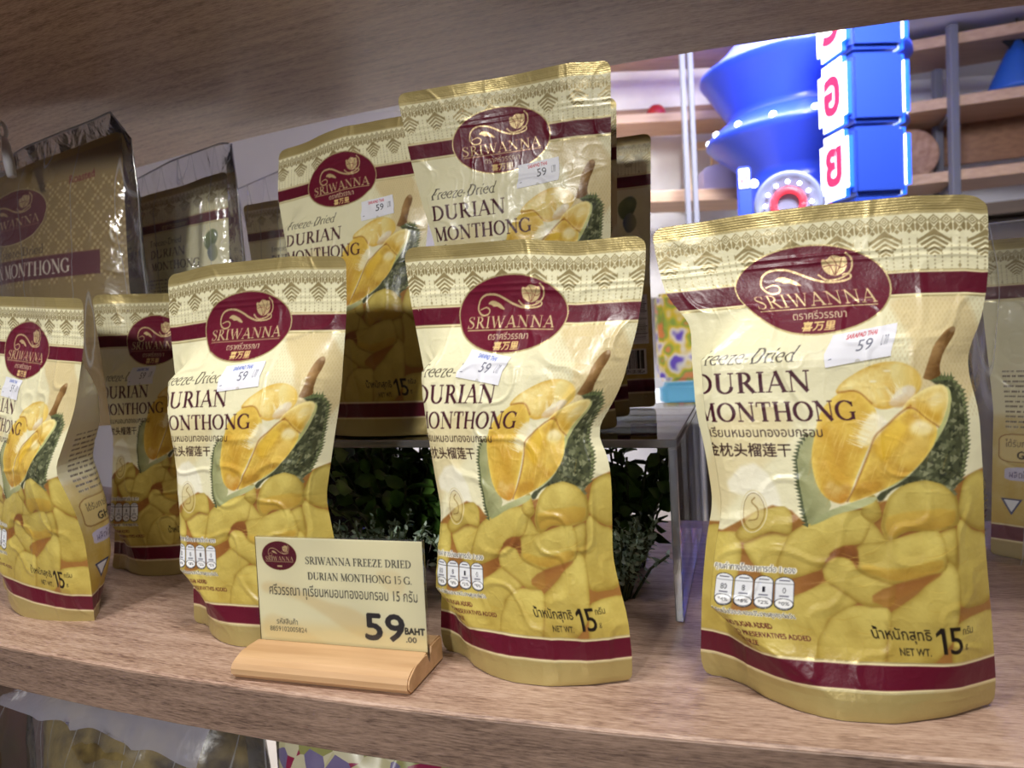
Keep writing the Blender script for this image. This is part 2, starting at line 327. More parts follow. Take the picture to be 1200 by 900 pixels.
CHIPS = [
 [(20, 71), (29.4, 72.5), (33.2, 64.9), (28, 22), (-4, 20), (-4, 71)], [(34.6, 68.3), (40.4, 73.5), (53.1, 73.5), (53.6, 55.2), (47, 52.7), (39.3, 60.9)],
 [(30.6, 73.1), (37.6, 82.7), (49.5, 85.3), (52.5, 82.1), (53.1, 73.5), (44.8, 75.3), (34.7, 69.4)], [(81, 83.1), (84.3, 89.6), (87.2, 90.7), (89.7, 82.4), (85.7, 79.1)],
 [(81, 83), (86, 80), (92, 72), (100, 74), (96, 70), (82, 69)],
 [(120.5, 83.5), (124.5, 95.7), (135, 99), (135, 74), (124.7, 78.7)], [(120.3, 80.5), (128, 73.8), (135, 72), (135, 46), (121.8, 45.8), (117.6, 48.4)], [(111.9, 75.1), (119.3, 77.4), (118.8, 60.4), (114.7, 64.2), (113.4, 69.1)],
 [(90, 40.1), (102.2, 49.3), (114.6, 63.2), (118.4, 56.4), (116.6, 42.4), (114.4, 34.4), (105.7, 24), (86.9, 23)], [(116.7, 39.4), (138, 41), (138, 20), (112, 20)],
 [(55.3, 46.3), (62.4, 50.5), (67.7, 53.5), (73.6, 52.3), (80, 46.5), (72.6, 41.8), (66.1, 37.1), (62.2, 23), (44.8, 23), (34, 23), (26, 36), (40, 40)], [(60.3, 22), (62.5, 30.7), (70.3, 38.5), (77.8, 44.3), (90.4, 44.3), (91.9, 40.3), (87.2, 30.9), (85.5, 22)],
 [(68, 60.9), (72.9, 64.4), (77.8, 64.1), (81.2, 58.6), (89.9, 58.1), (93.8, 54.8), (92.5, 46.5), (82.8, 45.7), (73.6, 52.3), (68.9, 55.2)],
 [(91.8, 84.6), (93.9, 89.8), (99.8, 94.7), (107.4, 96.4), (113.7, 94.5), (118.9, 89.5), (120, 83.5), (119.3, 78.9), (110.1, 76.5), (100, 77.1), (93.1, 72.2), (90.5, 78.3)],
 [(81.4, 70.1), (91.1, 71), (98.8, 73.5), (109.2, 76.7), (112.7, 72.1), (113, 61.1), (104.9, 58), (95.3, 55.4), (89.7, 56.5), (82.2, 59.2)],
 [(54.2, 74.1), (61.7, 79.2), (72.1, 82.8), (82, 83.7), (84.9, 81.7), (81.4, 70.6), (73.3, 69.1), (68.4, 64.6), (66.9, 60.3), (58.9, 57.2), (52.5, 55.2), (50, 61.5)]]
def durian_picture(A):
    rng = np.random.RandomState(3)
    A.fill(np.array([(-4, 20), (139, 20), (139, 101), (124, 97), (118, 92), (88, 88), (60, 78), (53, 84), (45, 86), (36, 82), (24, 74), (-4, 74)], float), (160, 112, 56), soft=.4)
    for i, c in enumerate(CHIPS):
        A.fill(chaikin(np.array(c) + (.5, -1.1), 1), (118, 72, 34), .6, soft=.9)
        q = np.array(c, float); q = q.mean(0) + (q - q.mean(0)) * 1.10; A.shade(chaikin(chaikin(q, 1, .14), 1), (216, 197, 106), (164, 137, 58), ((.25, -1), (.5, -.8), (-.2, -1))[i % 3], soft=.2, tex=.35, seed=20 + i, rad=1.3)
    for c, d in ((CHIPS[13], [(92, 83), (119.6, 86), (119.3, 78.9), (110.1, 76.5), (100, 77.1), (93, 73), (91, 78)]), (CHIPS[14], [(82, 63), (95, 60), (113, 66), (113, 61), (105, 58), (95.3, 55.4), (82.2, 59.2)])):
        A.shade(chaikin(d, 1), (208, 174, 74), (178, 136, 52), (.2, -1), soft=.5, tex=.6, seed=71, alpha=.8)
    A.shade(chaikin([(68.5, 65), (73, 69.5), (80.5, 70.4), (81.5, 61), (79, 63.5), (74, 65.6)], 1), (146, 92, 46), (112, 64, 32), (0, -1), soft=.35, alpha=.9)
    A.shade(chaikin([(84, 48), (92, 54), (113, 60.5), (110, 57), (96, 49), (92, 44.5)], 1), (146, 92, 46), (176, 124, 58), (.4, -1), soft=.4, alpha=.75)
    A.shade(chaikin([(54, 53), (66, 59.6), (68, 57), (66, 53), (57, 48)], 1), (164, 110, 56), (136, 84, 40), (1, 0), soft=.4, alpha=.8)
    for i in range(60):
        c = CHIPS[rng.randint(len(CHIPS))]; m = np.array(c).mean(0) + rng.randn(2) * 5; L = 2 + rng.rand() * 6; a = rng.rand() * .8 - .4
        A.line([(m[0] - L * math.cos(a), m[1] - L * math.sin(a)), m, (m[0] + L * math.cos(a + .3), m[1] + L * math.sin(a + .3))], [.1, .3, .1], (240, 214, 110) if i % 2 else (186, 140, 44), .35)
    # spiny green husk
    sp = [(114, 138), (118.7, 138.6), (124, 138), (128, 135.2), (130, 132), (129.2, 125.8), (128.9, 119.6), (128, 111.6), (127.7, 108.1), (125.7, 101.9), (123.7, 97.4), (120.3, 93.5), (116.4, 94), (110, 96.2), (103.4, 96.1), (96.6, 94.1), (93.2, 92.1), (89.5, 87.4), (87.1, 90.6), (98.4, 96), (106.5, 103.4), (114.6, 114.3), (120, 121.5), (123, 130.4)]
    A.fill(chaikin(sp, 1), (76, 80, 56), soft=.2)
    for i in range(520):
        t = rng.rand(); x = 96 + t * 33; y = 90 + rng.rand() * 47
        e = np.interp(y, [90, 97, 108, 119, 132, 137], [120, 124, 128, 129, 130, 125]); lo = np.interp(y, [90, 96, 103, 114, 121, 130, 137], [92, 98, 106, 114, 120, 123, 118])
        if x < lo + 1 or x > e - .5: continue
        r = .7 + rng.rand() * .9; col = [(118, 122, 90), (50, 54, 38), (150, 152, 116), (92, 96, 66)][rng.randint(4)]
        A.fill([(x - r * .5, y - r), (x + r * 1.5, y + rng.rand() * .8 - .2), (x - r * .3, y + r)], col, .8)
    for y in np.arange(96, 138, 1.7):
        e = np.interp(y, [90, 97, 108, 119, 132, 137], [121, 124, 128, 129, 130, 126]); r = 1.0 + rng.rand() * .8
        A.fill([(e - 1.5, y - 1.1), (e + r, y + .5), (e - 1.5, y + 1.2)], (92, 96, 66)); A.fill([(e - 1.5, y), (e + r * .8, y + .5), (e - 1.5, y + 1.0)], (130, 140, 96))
    for x in np.arange(116, 127, 1.6): A.fill([(x - .8, 136.5), (x + .3, 139.4 + rng.rand()), (x + .9, 136.3)], (104, 116, 74))
    for i in (13, 5, 3): q = np.array(CHIPS[i], float); q = q.mean(0) + (q - q.mean(0)) * 1.06; A.shade(chaikin(chaikin(q, 1, .14), 1), (216, 197, 106), (164, 137, 58), (.2, -1), soft=.2, tex=.35, seed=20 + i, rad=1.3)
    A.shade(chaikin([(92, 83), (119.6, 86), (119.3, 78.9), (110.1, 76.5), (100, 77.1), (93, 73), (91, 78)], 1), (206, 172, 74), (176, 136, 52), (.2, -1), soft=.5, tex=.4, seed=71, alpha=.8)
    # left shell
    hl = [(66.5, 119), (62.4, 115.4), (57.8, 110.6), (56, 104.8), (56.5, 99.9), (55.6, 95.1), (56.8, 90.3), (57, 85.4), (58.1, 80.7), (60, 77.4), (70, 84), (68, 93.3), (65, 101), (65, 108.7), (69, 119)]
    A.shade(chaikin(hl, 1), (140, 144, 98), (196, 196, 146), (1, .1), soft=.15, tex=.4, seed=44)
    for y in np.arange(78, 117, 1.5):
        e = np.interp(y, [77, 85, 95, 105, 111, 117], [59.5, 57.2, 56, 56, 58, 63]); A.fill([(e + 1, y - .9), (e - 1.2 - rng.rand() * .7, y + .4), (e + 1, y + .9)], (84, 92, 62))
    A.shade(chaikin([(59.8, 77.4), (66.4, 83.5), (75.5, 87), (88, 91), (88, 88.6), (81.7, 85.6), (71.9, 83), (64.5, 79)], 1), (196, 198, 146), (150, 156, 108), (0, -1), soft=.2)
    A.shade(chaikin([(86, 91), (98.1, 96), (105.7, 103), (113.5, 112.4), (120, 122), (124.2, 131), (122, 135), (121, 128), (112, 113), (104, 105), (96, 98.5), (86, 93)], 1), (206, 206, 140), (150, 166, 104), (-.6, -.4), soft=.2)
    Y, O, H = (236, 204, 96), (204, 156, 56), (246, 228, 156)
    lt = [(76, 132), (80, 137), (87, 141), (94, 144), (101.5, 145), (108.3, 143), (112.1, 138.8), (111.5, 133.4), (105.5, 128.9), (99, 126.3), (94.5, 125.4), (89.9, 127.4), (85.6, 131)]
    A.shade(chaikin(lt), H, (214, 170, 66), (.35, -1), soft=.25, tex=.7, seed=50, rad=1.6)
    A.shade(chaikin([(101, 145), (108.3, 143), (112.6, 138.8), (111.5, 133), (104, 131), (100, 137)]), (236, 220, 150), (226, 190, 90), (1, -.3), soft=.7, tex=.3, seed=51)
    ll = [(63.2, 108.7), (66.2, 117.3), (69.3, 125.8), (78.3, 133.2), (85.6, 134), (88.9, 130.2), (92, 126.4), (92, 119.9), (85.8, 108.8), (79.6, 96.5), (75.6, 87), (69.5, 88), (65.1, 92), (62.9, 100)]
    A.shade(chaikin(ll), (206, 160, 58), Y, (-.25, 1), soft=.25, tex=.9, seed=52, rad=1.6)
    A.shade(chaikin([(66, 92), (69.5, 98), (73, 94), (76, 96), (78.5, 95), (75.6, 87), (70, 88)]), (196, 128, 36), (232, 206, 130), (0, 1), soft=.7, tex=.8, seed=53, alpha=.8)
    A.shade(chaikin([(98, 129), (101.4, 133), (107.1, 135.6), (110.2, 133.4), (105.2, 128), (101.5, 126), (97.5, 127)]), (206, 170, 110), (236, 226, 200), (-.3, 1), soft=.5, tex=.8, seed=54)
    lr = [(101, 124.4), (105.7, 129.8), (113.3, 133.8), (120.2, 135.4), (122.8, 133.1), (121.4, 127.7), (117.6, 121.5), (115.3, 117.5), (111.2, 121.5), (107.2, 125.4)]
    A.shade(chaikin(lr), (210, 166, 62), H, (.1, 1), soft=.2, tex=.6, seed=55, rad=1.3)
    lc = [(75.6, 87), (80.4, 95.6), (85.6, 106), (89.7, 114.4), (95.2, 119), (100.8, 123.5), (106.4, 126.2), (110.6, 123.4), (114.9, 117.9), (112.8, 111.6), (106.5, 103.4), (98.5, 96.9), (88.9, 92), (81, 89)]
    A.shade(chaikin(lc), (192, 146, 54), Y, (.3, 1), soft=.2, tex=.9, seed=56, rad=1.8)
    A.shade(chaikin([(88, 110), (95, 118), (100, 122), (104, 118), (97, 110), (92, 103)]), (226, 180, 52), (246, 212, 86), (0, 1), soft=1.2, alpha=.8)
    A.shade(chaikin([(103, 118), (108, 122), (114, 118), (111, 115), (106, 114)]), (250, 240, 200), (244, 226, 150), (0, -1), soft=1.0, alpha=.85)
    A.shade(chaikin([(81.8, 112.5), (84.9, 119), (90.3, 125.5), (93.2, 123.6), (96, 120), (90.8, 115.3), (86, 109.7)]), (250, 244, 220), (246, 228, 160), (-1, 0), soft=.7, alpha=.95)
    for i in range(26):
        t = rng.rand(); x = 83 + t * 9; y = 110 + t * 13; A.line([(x + 1, y), (x - 3.5 - rng.rand() * 3, y + 1 + rng.rand() * 2.5)], [.45, .12], (252, 244, 206), .7)
    for i in range(18):
        t = rng.rand(); x = 98 + t * 6; y = 129 + t * 3; A.line([(x, y), (x - 3 + rng.rand() * 5, y + 3 + rng.rand() * 4)], [.4, .1], (252, 244, 206), .6)
    for p in ([(115.2, 118), (111, 121.5), (107, 125.6), (104, 126)], [(76, 88), (80, 95), (86, 107), (90, 115), (95.5, 119.5), (101, 124), (106, 127)], [(78, 133), (85.8, 133.2), (91, 128)]): A.line(catmull(p, 6), 1.3, (168, 112, 44), .28); A.line(catmull(p, 6), .45, (150, 92, 34), .6)
    for (x, y) in ((117, 128), (115, 127), (99, 141), (93, 137)): A.fill(A.ell(x, y, 1.6, .35), (255, 250, 225), .8, soft=.2)
    for i in range(90):
        t = rng.rand(); x0_, y0_ = [(70, 100), (74, 112), (96, 106), (104, 112), (114, 127), (92, 138)][i % 6]; x = x0_ + rng.randn() * 4.5; y = y0_ + rng.randn() * 5; L = 2 + 4 * rng.rand()
        A.line([(x - L * .4, y - L), (x, y), (x + L * .5, y + L)], [.05, .35, .05], (252, 232, 150) if i % 3 else (196, 142, 44), .3)
    A.shade(chaikin([(100, 111), (107, 116), (112, 113), (106, 105), (99, 101)]), (232, 196, 90), (250, 224, 130), (0, 1), soft=1.4, alpha=.6)
    A.shade(chaikin([(112, 128), (117, 132), (121, 131), (119, 126), (114, 122)]), (252, 240, 190), (240, 206, 100), (.5, -1), soft=1.0, alpha=.7)
    # stem
    st = [(112.8, 137.4), (113.6, 139), (116.3, 145.4), (117.2, 150.6), (119.2, 154.9), (121.8, 157.4), (124.1, 157.7), (125.3, 155.5), (124.1, 151.6), (122.2, 147.4), (120.4, 141.2), (121, 138.6), (118, 137.4), (115.7, 136.6)]
    A.shade(chaikin(st, 1), (112, 78, 40), (168, 132, 84), (-.8, .35), soft=.12, tex=.9, seed=60)
    A.fill(A.ell(123.5, 156.4, 1.4, 1.0), (170, 140, 100), soft=.2)
def make_front():
    A = Art(135, 210, 8, CREAM); rng = np.random.RandomState(1)
    n = value_noise(A.h, A.w, 40 * 8, 3)[..., None]; A.a[..., :3] *= (.985 + .03 * n)
    A.fill([(0, 0), (135, 0), (135, 11), (0, 11)], (176, 158, 102), metal=.3)
    # faint diamond weave behind the fruit
    A.fill(chaikin([(94, 166), (112, 148), (100, 132), (135, 118), (135, 171), (98, 171)], 1), (214, 192, 140), .7, soft=1.2)
    A.fill(chaikin([(60, 118), (40, 100), (20, 78), (0, 76), (0, 110), (30, 124), (50, 132)], 1), (222, 204, 152), .6, soft=2.0)
    for i in range(46):
        for j in range(16):
            x = 94 + i * .95; y = 122 + j * 3.1 + (i % 2) * 1.5
            if x > 135 or (x - 94) < abs(y - 150) * .7 - 9: continue
            A.fill([(x - .4, y), (x, y - .9), (x + .4, y), (x, y + .9)], (196, 172, 116), .35)
    A.fill(chaikin([(22, 92), (40, 88), (54, 76), (50, 82), (46, 98), (36, 106)], 1), (246, 242, 220), .85, soft=.8)
    durian_picture(A)
    A.line(A.ell(37, 83, 5.6, 9.0), .5, (226, 214, 170), .9, closed=True); A.line(A.ell(37, 83, 4.6, 7.8), .35, (150, 120, 66), .9, closed=True)
    A.fill(A.ell(37, 83, 4.3, 7.4), (216, 198, 140), .55); A.line(catmull([(35, 79), (38.5, 80), (38.6, 84), (36, 87), (37.5, 89)], 6), .6, (150, 120, 66), .8)
    pattern_top(A); band(A, 171.2, 179.6); band(A, 12.4, 21.6)
    logo(A, 64.5, 175.4, 33.2, 19.0)
    serif(A, 'Freeze-Dried', 16, 146.2, 6.3, 45, (48, 36, 30), gap=.03, bold=1.0)
    serif(A, 'DURIAN', 15.5, 133.8, 8.7, 52.5, (70, 24, 40), bold=1.3)
    serif(A, 'MONTHONG', 15.5, 121.6, 8.2, 68.5, (70, 24, 40), bold=1.3)
    sans(A, 'ทุเรียนหมอนทองอบกรอบ', 17, 113.6, 69, 119.4, (58, 36, 30), bold=.06)
    sans(A, '金枕头榴莲干', 17.5, 106.6, 55, 112.4, (58, 32, 28), bold=.12)
    # nutrition capsules
    for x0, u in ((24, 0), (32.2, 1), (40.4, 2), (48.6, 3)):
        x1 = x0 + 7.8; c = (x0 + x1) / 2
        q = np.vstack([[(x0, 47.5), (x0, 53)], A.ell(c, 53, 3.9, 2.6, 40)[20:0:-1], [(x1, 53), (x1, 44)], A.ell(c, 44, 3.9, 2.6, 40)[40:20:-1]])
        A.fill(q, (26, 28, 40)); k = np.array(q); k = (k - (c, 48.5)) * (.93, .96) + (c, 48.5); A.fill(k, (238, 240, 244))
        A.line([(x0, 52.6), (x1, 52.6)], .3, (26, 28, 40)); A.line(A.ell(c, 44.2, 3.6, 2.2), .3, (26, 28, 40), closed=True)
        A.fill(A.ell(c, 44.2, 3.4, 2.0), (250, 250, 250)); sans(A, ('80', '8', '1', '0')[u], c - (1.3 if u == 0 else .6), 48.6, c + (1.3 if u == 0 else .6), 51, (30, 30, 40)); sans(A, ('*4%', '*8%', '*2%', '*0%')[u], c - 2.1, 43.5, c + 2.1, 45.1, (30, 30, 40))
        A.line([(c - 2, 54.0), (c + 2, 54.0)], .6, (70, 70, 90)); A.line([(c - 1.8, 47.4), (c + 1.8, 47.4)], .5, (70, 70, 90))
    for dx in (-.35, .35): sans(A, 'คุณค่าทางโภชนาการต่อ 1 ซอง', 23 + dx, 56.4, 56.5 + dx, 60.4, (248, 246, 236), bold=.35)
    sans(A, 'คุณค่าทางโภชนาการต่อ 1 ซอง', 23, 56.4, 56.5, 60.4, (24, 20, 30))
    sans(A, '* คิดเป็นร้อยละของปริมาณสูงสุดต่อวัน', 23, 37.6, 56.5, 40.6, (246, 244, 230), bold=.3); sans(A, '* คิดเป็นร้อยละของปริมาณสูงสุดต่อวัน', 23, 37.6, 56.5, 40.6, (30, 26, 40))
    for t, v, w_ in (('NO SUGAR ADDED', 33.2, 19), ('NO PRESERVATIVES ADDED', 29.4, 33), ('OIL FREE', 25.6, 10.5)):
        A.fill(A.ell(23.8, v + 1, .6, .6), (92, 24, 30)); sans(A, t, 25.6, v, 25.6 + w_, v + 2.1, (92, 24, 30), bold=.08)
    sans(A, 'น้ำหนักสุทธิ', 83.5, 30.4, 105.5, 37.2, (34, 26, 20), bold=.08); sans(A, 'NET WT.', 92.5, 25.6, 104.5, 28.6, (34, 26, 20), bold=.05)
    A.fill([(109.3, 26.4), (110.9, 26.4), (110.9, 37.4), (109.5, 37.4), (107.2, 34.9), (107.2, 33.3), (109.3, 35.0)], (34, 26, 20)); sans(A, '5', 112.2, 26.3, 117.4, 37.4, (34, 26, 20), bold=.12); sans(A, 'กรัม', 118, 34, 123.5, 37.4, (34, 26, 20)); sans(A, 'g', 118.6, 27.6, 120, 30, (34, 26, 20))
    A.field(); return A
def make_back():
    A = Art(135, 210, 8, CREAM); rng = np.random.RandomState(2)
    A.shade([(0, 20), (135, 20), (135, 95), (0, 95)], (222, 206, 150), (196, 164, 66), (0, -1), soft=2, tex=.5, seed=9)
    A.fill([(0, 0), (135, 0), (135, 11), (0, 11)], (176, 158, 102), metal=.3)
    pattern_top(A); band(A, 171.2, 179.6); band(A, 12.4, 21.6)
    A.shade(chaikin([(104, 158), (116, 166), (124, 160), (118, 148), (108, 146)]), (140, 150, 104), (96, 108, 76), (1, -1), soft=.3, tex=.5); A.shade(chaikin([(108, 146), (118, 154), (124, 142), (114, 134)]), (96, 108, 124), (170, 168, 120), (1, 0), soft=.3)
    serif(A, 'MONTHONG', 33, 133.5, 7.8, 67, (60, 28, 36), bold=1.2); serif(A, 'DURIAN', 33, 145.5, 8.2, 50, (60, 28, 36), bold=1.2); serif(A, 'Freeze-Dried', 33, 157.5, 6, 44, (60, 34, 30)); sans(A, 'ตราศรีวรรณา', 50, 173.2, 84, 177.4, (214, 188, 130))
    for k in range(12):
        v = 124 - k * 3.3; x = 8.0
        while x < 122:
            L = 2 + rng.rand() * 6
            if x + L > 124: break
            h = .55; A.fill([(x, v - h), (x + L, v - h), (x + L, v + h), (x, v + h)], (66, 50, 44), .85)
            for q in np.arange(x + .7, x + L, 1.1): A.line([(q, v - .8), (q, v + .8)], .3, CREAM, .9)
            x += L + 1.2
    rr = lambda x0, y0, x1, y1: chaikin([(x0, y0), ((x0 + x1) / 2, y0), (x1, y0), (x1, (y0 + y1) / 2), (x1, y1), ((x0 + x1) / 2, y1), (x0, y1), (x0, (y0 + y1) / 2)], 2)
    A.fill(rr(4, 64, 44, 83), (150, 100, 40)); A.fill(rr(4.6, 64.6, 43.4, 82.4), (228, 208, 140))
    sans(A, 'GHP', 16, 66.5, 30, 71.5, (40, 28, 24), bold=.2); sans(A, 'ได้รับการรับรอง', 8, 74.5, 40, 79.5, (70, 40, 30))
    A.fill(rr(8, 52, 52, 61), (206, 202, 226)); sans(A, 'ผลิตโดย ศรีวรรณา', 11, 54, 48, 59, (70, 60, 110))
    A.fill([(6, 40), (13, 29), (20, 40)], (40, 60, 110)); A.fill([(8, 39), (13, 31), (18, 39)], (230, 234, 240))
    for k in range(8):
        v = 48 - k * 3.1; x = 58.0 if v > 30 else 24.0
        while x < 92:
            L = 2 + rng.rand() * 5; A.fill([(x, v - .5), (x + L, v - .5), (x + L, v + .5), (x, v + .5)], (70, 50, 30), .8); x += L + 1.2
    A.fill([(97, 50), (131, 50), (131, 88), (97, 88)], (240, 240, 236))
    for k in range(24):
        v = 52 + k * 1.45; A.line([(99, v), (129, v)], .35, (60, 60, 70)) if k % 4 else A.line([(98, v), (130, v)], .55, (30, 30, 40))
    A.fill([(103, 26), (128, 26), (128, 46), (103, 46)], (240, 240, 240)); x = 105.0
    while x < 126: b = rng.choice([.4, .7, 1.0]); A.fill([(x, 30.5), (x + b, 30.5), (x + b, 45), (x, 45)], (20, 20, 24)); x += b + rng.choice([.4, .7])
    sans(A, '8859102005824', 105, 27, 126, 29.6, (20, 20, 24))
    A.field(); return A
def make_large():
    A = Art(190, 250, 5, (152, 128, 78)); G = (226, 204, 148); D = (150, 118, 62)
    for i in range(64):
        for j in range(46):
            x = i * 3.0; y = 132 + j * 3.0
            if y < 230 - abs(x - 60) * .1 and (math.sin(i * .9) * math.cos(j * .9) > -.1): A.fill([(x - 1.3, y - 1.3), (x + 1.3, y - 1.3), (x + 1.3, y + 1.3), (x - 1.3, y + 1.3)], G if (i + j) % 2 else D, .55)
    A.fill([(0, 244), (190, 244), (190, 250), (0, 250)], (176, 150, 84), metal=.5)
    logo(A, 52, 202, 50, 29, False); pass
    sans(A, 'Roasted', 128, 220, 158, 227, (128, 30, 36), bold=.15)
    serif(A, 'Freeze-Dried', 32, 160, 9, 66, (58, 40, 26)); A.fill([(0, 136), (164, 136), (164, 157), (0, 157)], MAROON)
    serif(A, 'DURIAN MONTHONG', -20, 140, 13, 150, (236, 226, 206), bold=1.1); A.fill([(0, 0), (190, 0), (190, 80), (0, 80)], (138, 112, 66))  # last fill darkens the lower pack: shadow between the front pouches, as colour
    A.field(); return A
ART_F = make_front(); ART_B = make_back(); ART_L = make_large()
def make_sticker(head, txt):
    A = Art(27, 13, 20, (236, 236, 244)); sans(A, 'SARAPAD THAI', 6.5, 10.0, 19.0, 11.9, head, bold=.06)
    sans(A, '59', 12.6, 4.2, 18.6, 8.8, txt, bold=.02, skew=-.1); sans(A, 'บาท', 21.8, 5.0, 24.4, 9.0, txt); A.line([(1.6, 2.8), (2.9, 2.9)], .4, txt)
    A.fill(A.ell(13.5, .2, 1.1, 1.0), (206, 204, 200)); A.field(); return A
STK = {'red': make_sticker((196, 26, 48), (110, 112, 130)), 'blue': make_sticker((36, 84, 190), (110, 112, 130)), 'redk': make_sticker((196, 26, 48), (50, 50, 60))}
# ------------------------------------------------------------------ materials shared by many things
def print_mat():
    m = mat('printed_film', None, .34); n, l, p = nodes(m)
    a = n.new('ShaderNodeAttribute'); a.attribute_name = 'Col'; l.new(a.outputs['Color'], p.inputs['Base Color']); l.new(a.outputs['Alpha'], p.inputs['Metallic'])
    tc = n.new('ShaderNodeTexCoord'); nz = n.new('ShaderNodeTexNoise'); nz.inputs['Scale'].default_value = 900; nz.inputs['Detail'].default_value = 2
    n2 = n.new('ShaderNodeTexNoise'); n2.inputs['Scale'].default_value = 120; n2.inputs['Detail'].default_value = 3
    l.new(tc.outputs['Object'], nz.inputs['Vector']); l.new(tc.outputs['Object'], n2.inputs['Vector'])
    b = n.new('ShaderNodeBump'); b.inputs['Strength'].default_value = .12; b.inputs['Distance'].default_value = .0004; l.new(nz.outputs[0], b.inputs['Height'])
    b2 = n.new('ShaderNodeBump'); b2.inputs['Strength'].default_value = .25; b2.inputs['Distance'].default_value = .0015; l.new(n2.outputs[0], b2.inputs['Height']); l.new(b.outputs[0], b2.inputs['Normal'])
    l.new(b2.outputs[0], p.inputs['Normal'])
    p.inputs['Specular IOR Level'].default_value = .42; p.inputs['Coat Weight'].default_value = .10; p.inputs['Coat Roughness'].default_value = .16
    return m
M_PRINT = print_mat()
M_STICK = mat('sticker_paper', None, .45); _n, _l, _p = nodes(M_STICK); _a = _n.new('ShaderNodeAttribute'); _a.attribute_name = 'Col'; _l.new(_a.outputs['Color'], _p.inputs['Base Color'])
M_GUS = mat('gold_film', rgb(150, 128, 70), .4, .35)
def clear_mat(name, tint=(1, 1, 1, 1), gloss=.12, haze=.05, rough=.06, bump=0.0, bscale=60, hcol=(.85, .87, .95, 1), ior=1.5):
    m = bpy.data.materials.new(name); m.use_nodes = True; n, l = m.node_tree.nodes, m.node_tree.links; n.remove(n['Principled BSDF'])
    out = n['Material Output']; t = n.new('ShaderNodeBsdfTransparent'); t.inputs[0].default_value = tint
    d = n.new('ShaderNodeBsdfDiffuse'); d.inputs[0].default_value = hcol; tr = n.new('ShaderNodeBsdfTranslucent'); tr.inputs[0].default_value = hcol
    md = n.new('ShaderNodeMixShader'); l.new(d.outputs[0], md.inputs[1]); l.new(tr.outputs[0], md.inputs[2])
    m1 = n.new('ShaderNodeMixShader'); m1.inputs[0].default_value = haze; l.new(t.outputs[0], m1.inputs[1]); l.new(md.outputs[0], m1.inputs[2])
    g = n.new('ShaderNodeBsdfGlossy'); g.inputs['Roughness'].default_value = rough; lw = n.new('ShaderNodeFresnel'); lw.inputs['IOR'].default_value = ior
    mx = n.new('ShaderNodeMath'); mx.operation = 'MULTIPLY_ADD'; mx.inputs[1].default_value = 1.0; mx.inputs[2].default_value = gloss; mx.use_clamp = True; l.new(lw.outputs[0], mx.inputs[0])
    m2 = n.new('ShaderNodeMixShader'); l.new(mx.outputs[0], m2.inputs[0]); l.new(m1.outputs[0], m2.inputs[1]); l.new(g.outputs[0], m2.inputs[2]); l.new(m2.outputs[0], out.inputs[0])
    if bump:
        tc = n.new('ShaderNodeTexCoord'); nz = n.new('ShaderNodeTexNoise'); nz.inputs['Scale'].default_value = bscale; nz.inputs['Detail'].default_value = 4; nz.inputs['Distortion'].default_value = 1.0
        b = n.new('ShaderNodeBump'); b.inputs['Strength'].default_value = bump; b.inputs['Distance'].default_value = .004
        l.new(tc.outputs['Object'], nz.inputs['Vector']); l.new(nz.outputs[0], b.inputs['Height']); l.new(b.outputs[0], g.inputs['Normal']); l.new(b.outputs[0], lw.inputs['Normal'])
    return m
M_CELLO = clear_mat('cellophane', gloss=.0, haze=.07, rough=.07, bump=.3, bscale=40, ior=1.36)
def crease_glints(m):
    # pale crease streaks in the haze stand for shop-light highlights on the film
    n, l = m.node_tree.nodes, m.node_tree.links; mx = next(x for x in n if x.type == 'MIX_SHADER' and abs(x.inputs[0].default_value - .07) < 1e-4)
    tc = n.new('ShaderNodeTexCoord'); mp = n.new('ShaderNodeMapping'); mp.inputs['Rotation'].default_value = (0, .55, 0); mp.inputs['Scale'].default_value = (34, 10, 5); l.new(tc.outputs['Object'], mp.inputs[0])
    nz = n.new('ShaderNodeTexNoise'); nz.inputs['Scale'].default_value = 1; nz.inputs['Detail'].default_value = .5; nz.inputs['Distortion'].default_value = .1; l.new(mp.outputs[0], nz.inputs['Vector'])
    a = n.new('ShaderNodeMath'); a.operation = 'SUBTRACT'; a.inputs[1].default_value = .5; l.new(nz.outputs[0], a.inputs[0]); b = n.new('ShaderNodeMath'); b.operation = 'ABSOLUTE'; l.new(a.outputs[0], b.inputs[0])
    r = n.new('ShaderNodeMapRange'); r.inputs['From Min'].default_value = 0; r.inputs['From Max'].default_value = .010; r.inputs['To Min'].default_value = .48; r.inputs['To Max'].default_value = .11; l.new(b.outputs[0], r.inputs['Value']); l.new(r.outputs[0], mx.inputs[0])
crease_glints(M_CELLO)
M_SEAM = clear_mat('film_seam', gloss=.2, haze=.55, rough=.15)
M_ACRYL = clear_mat('clear_acrylic', gloss=.0, haze=.006, rough=.03)
M_ACEDGE = clear_mat('acrylic_edge', tint=(.86, .9, .92, 1), gloss=.30, haze=.22, rough=.12)

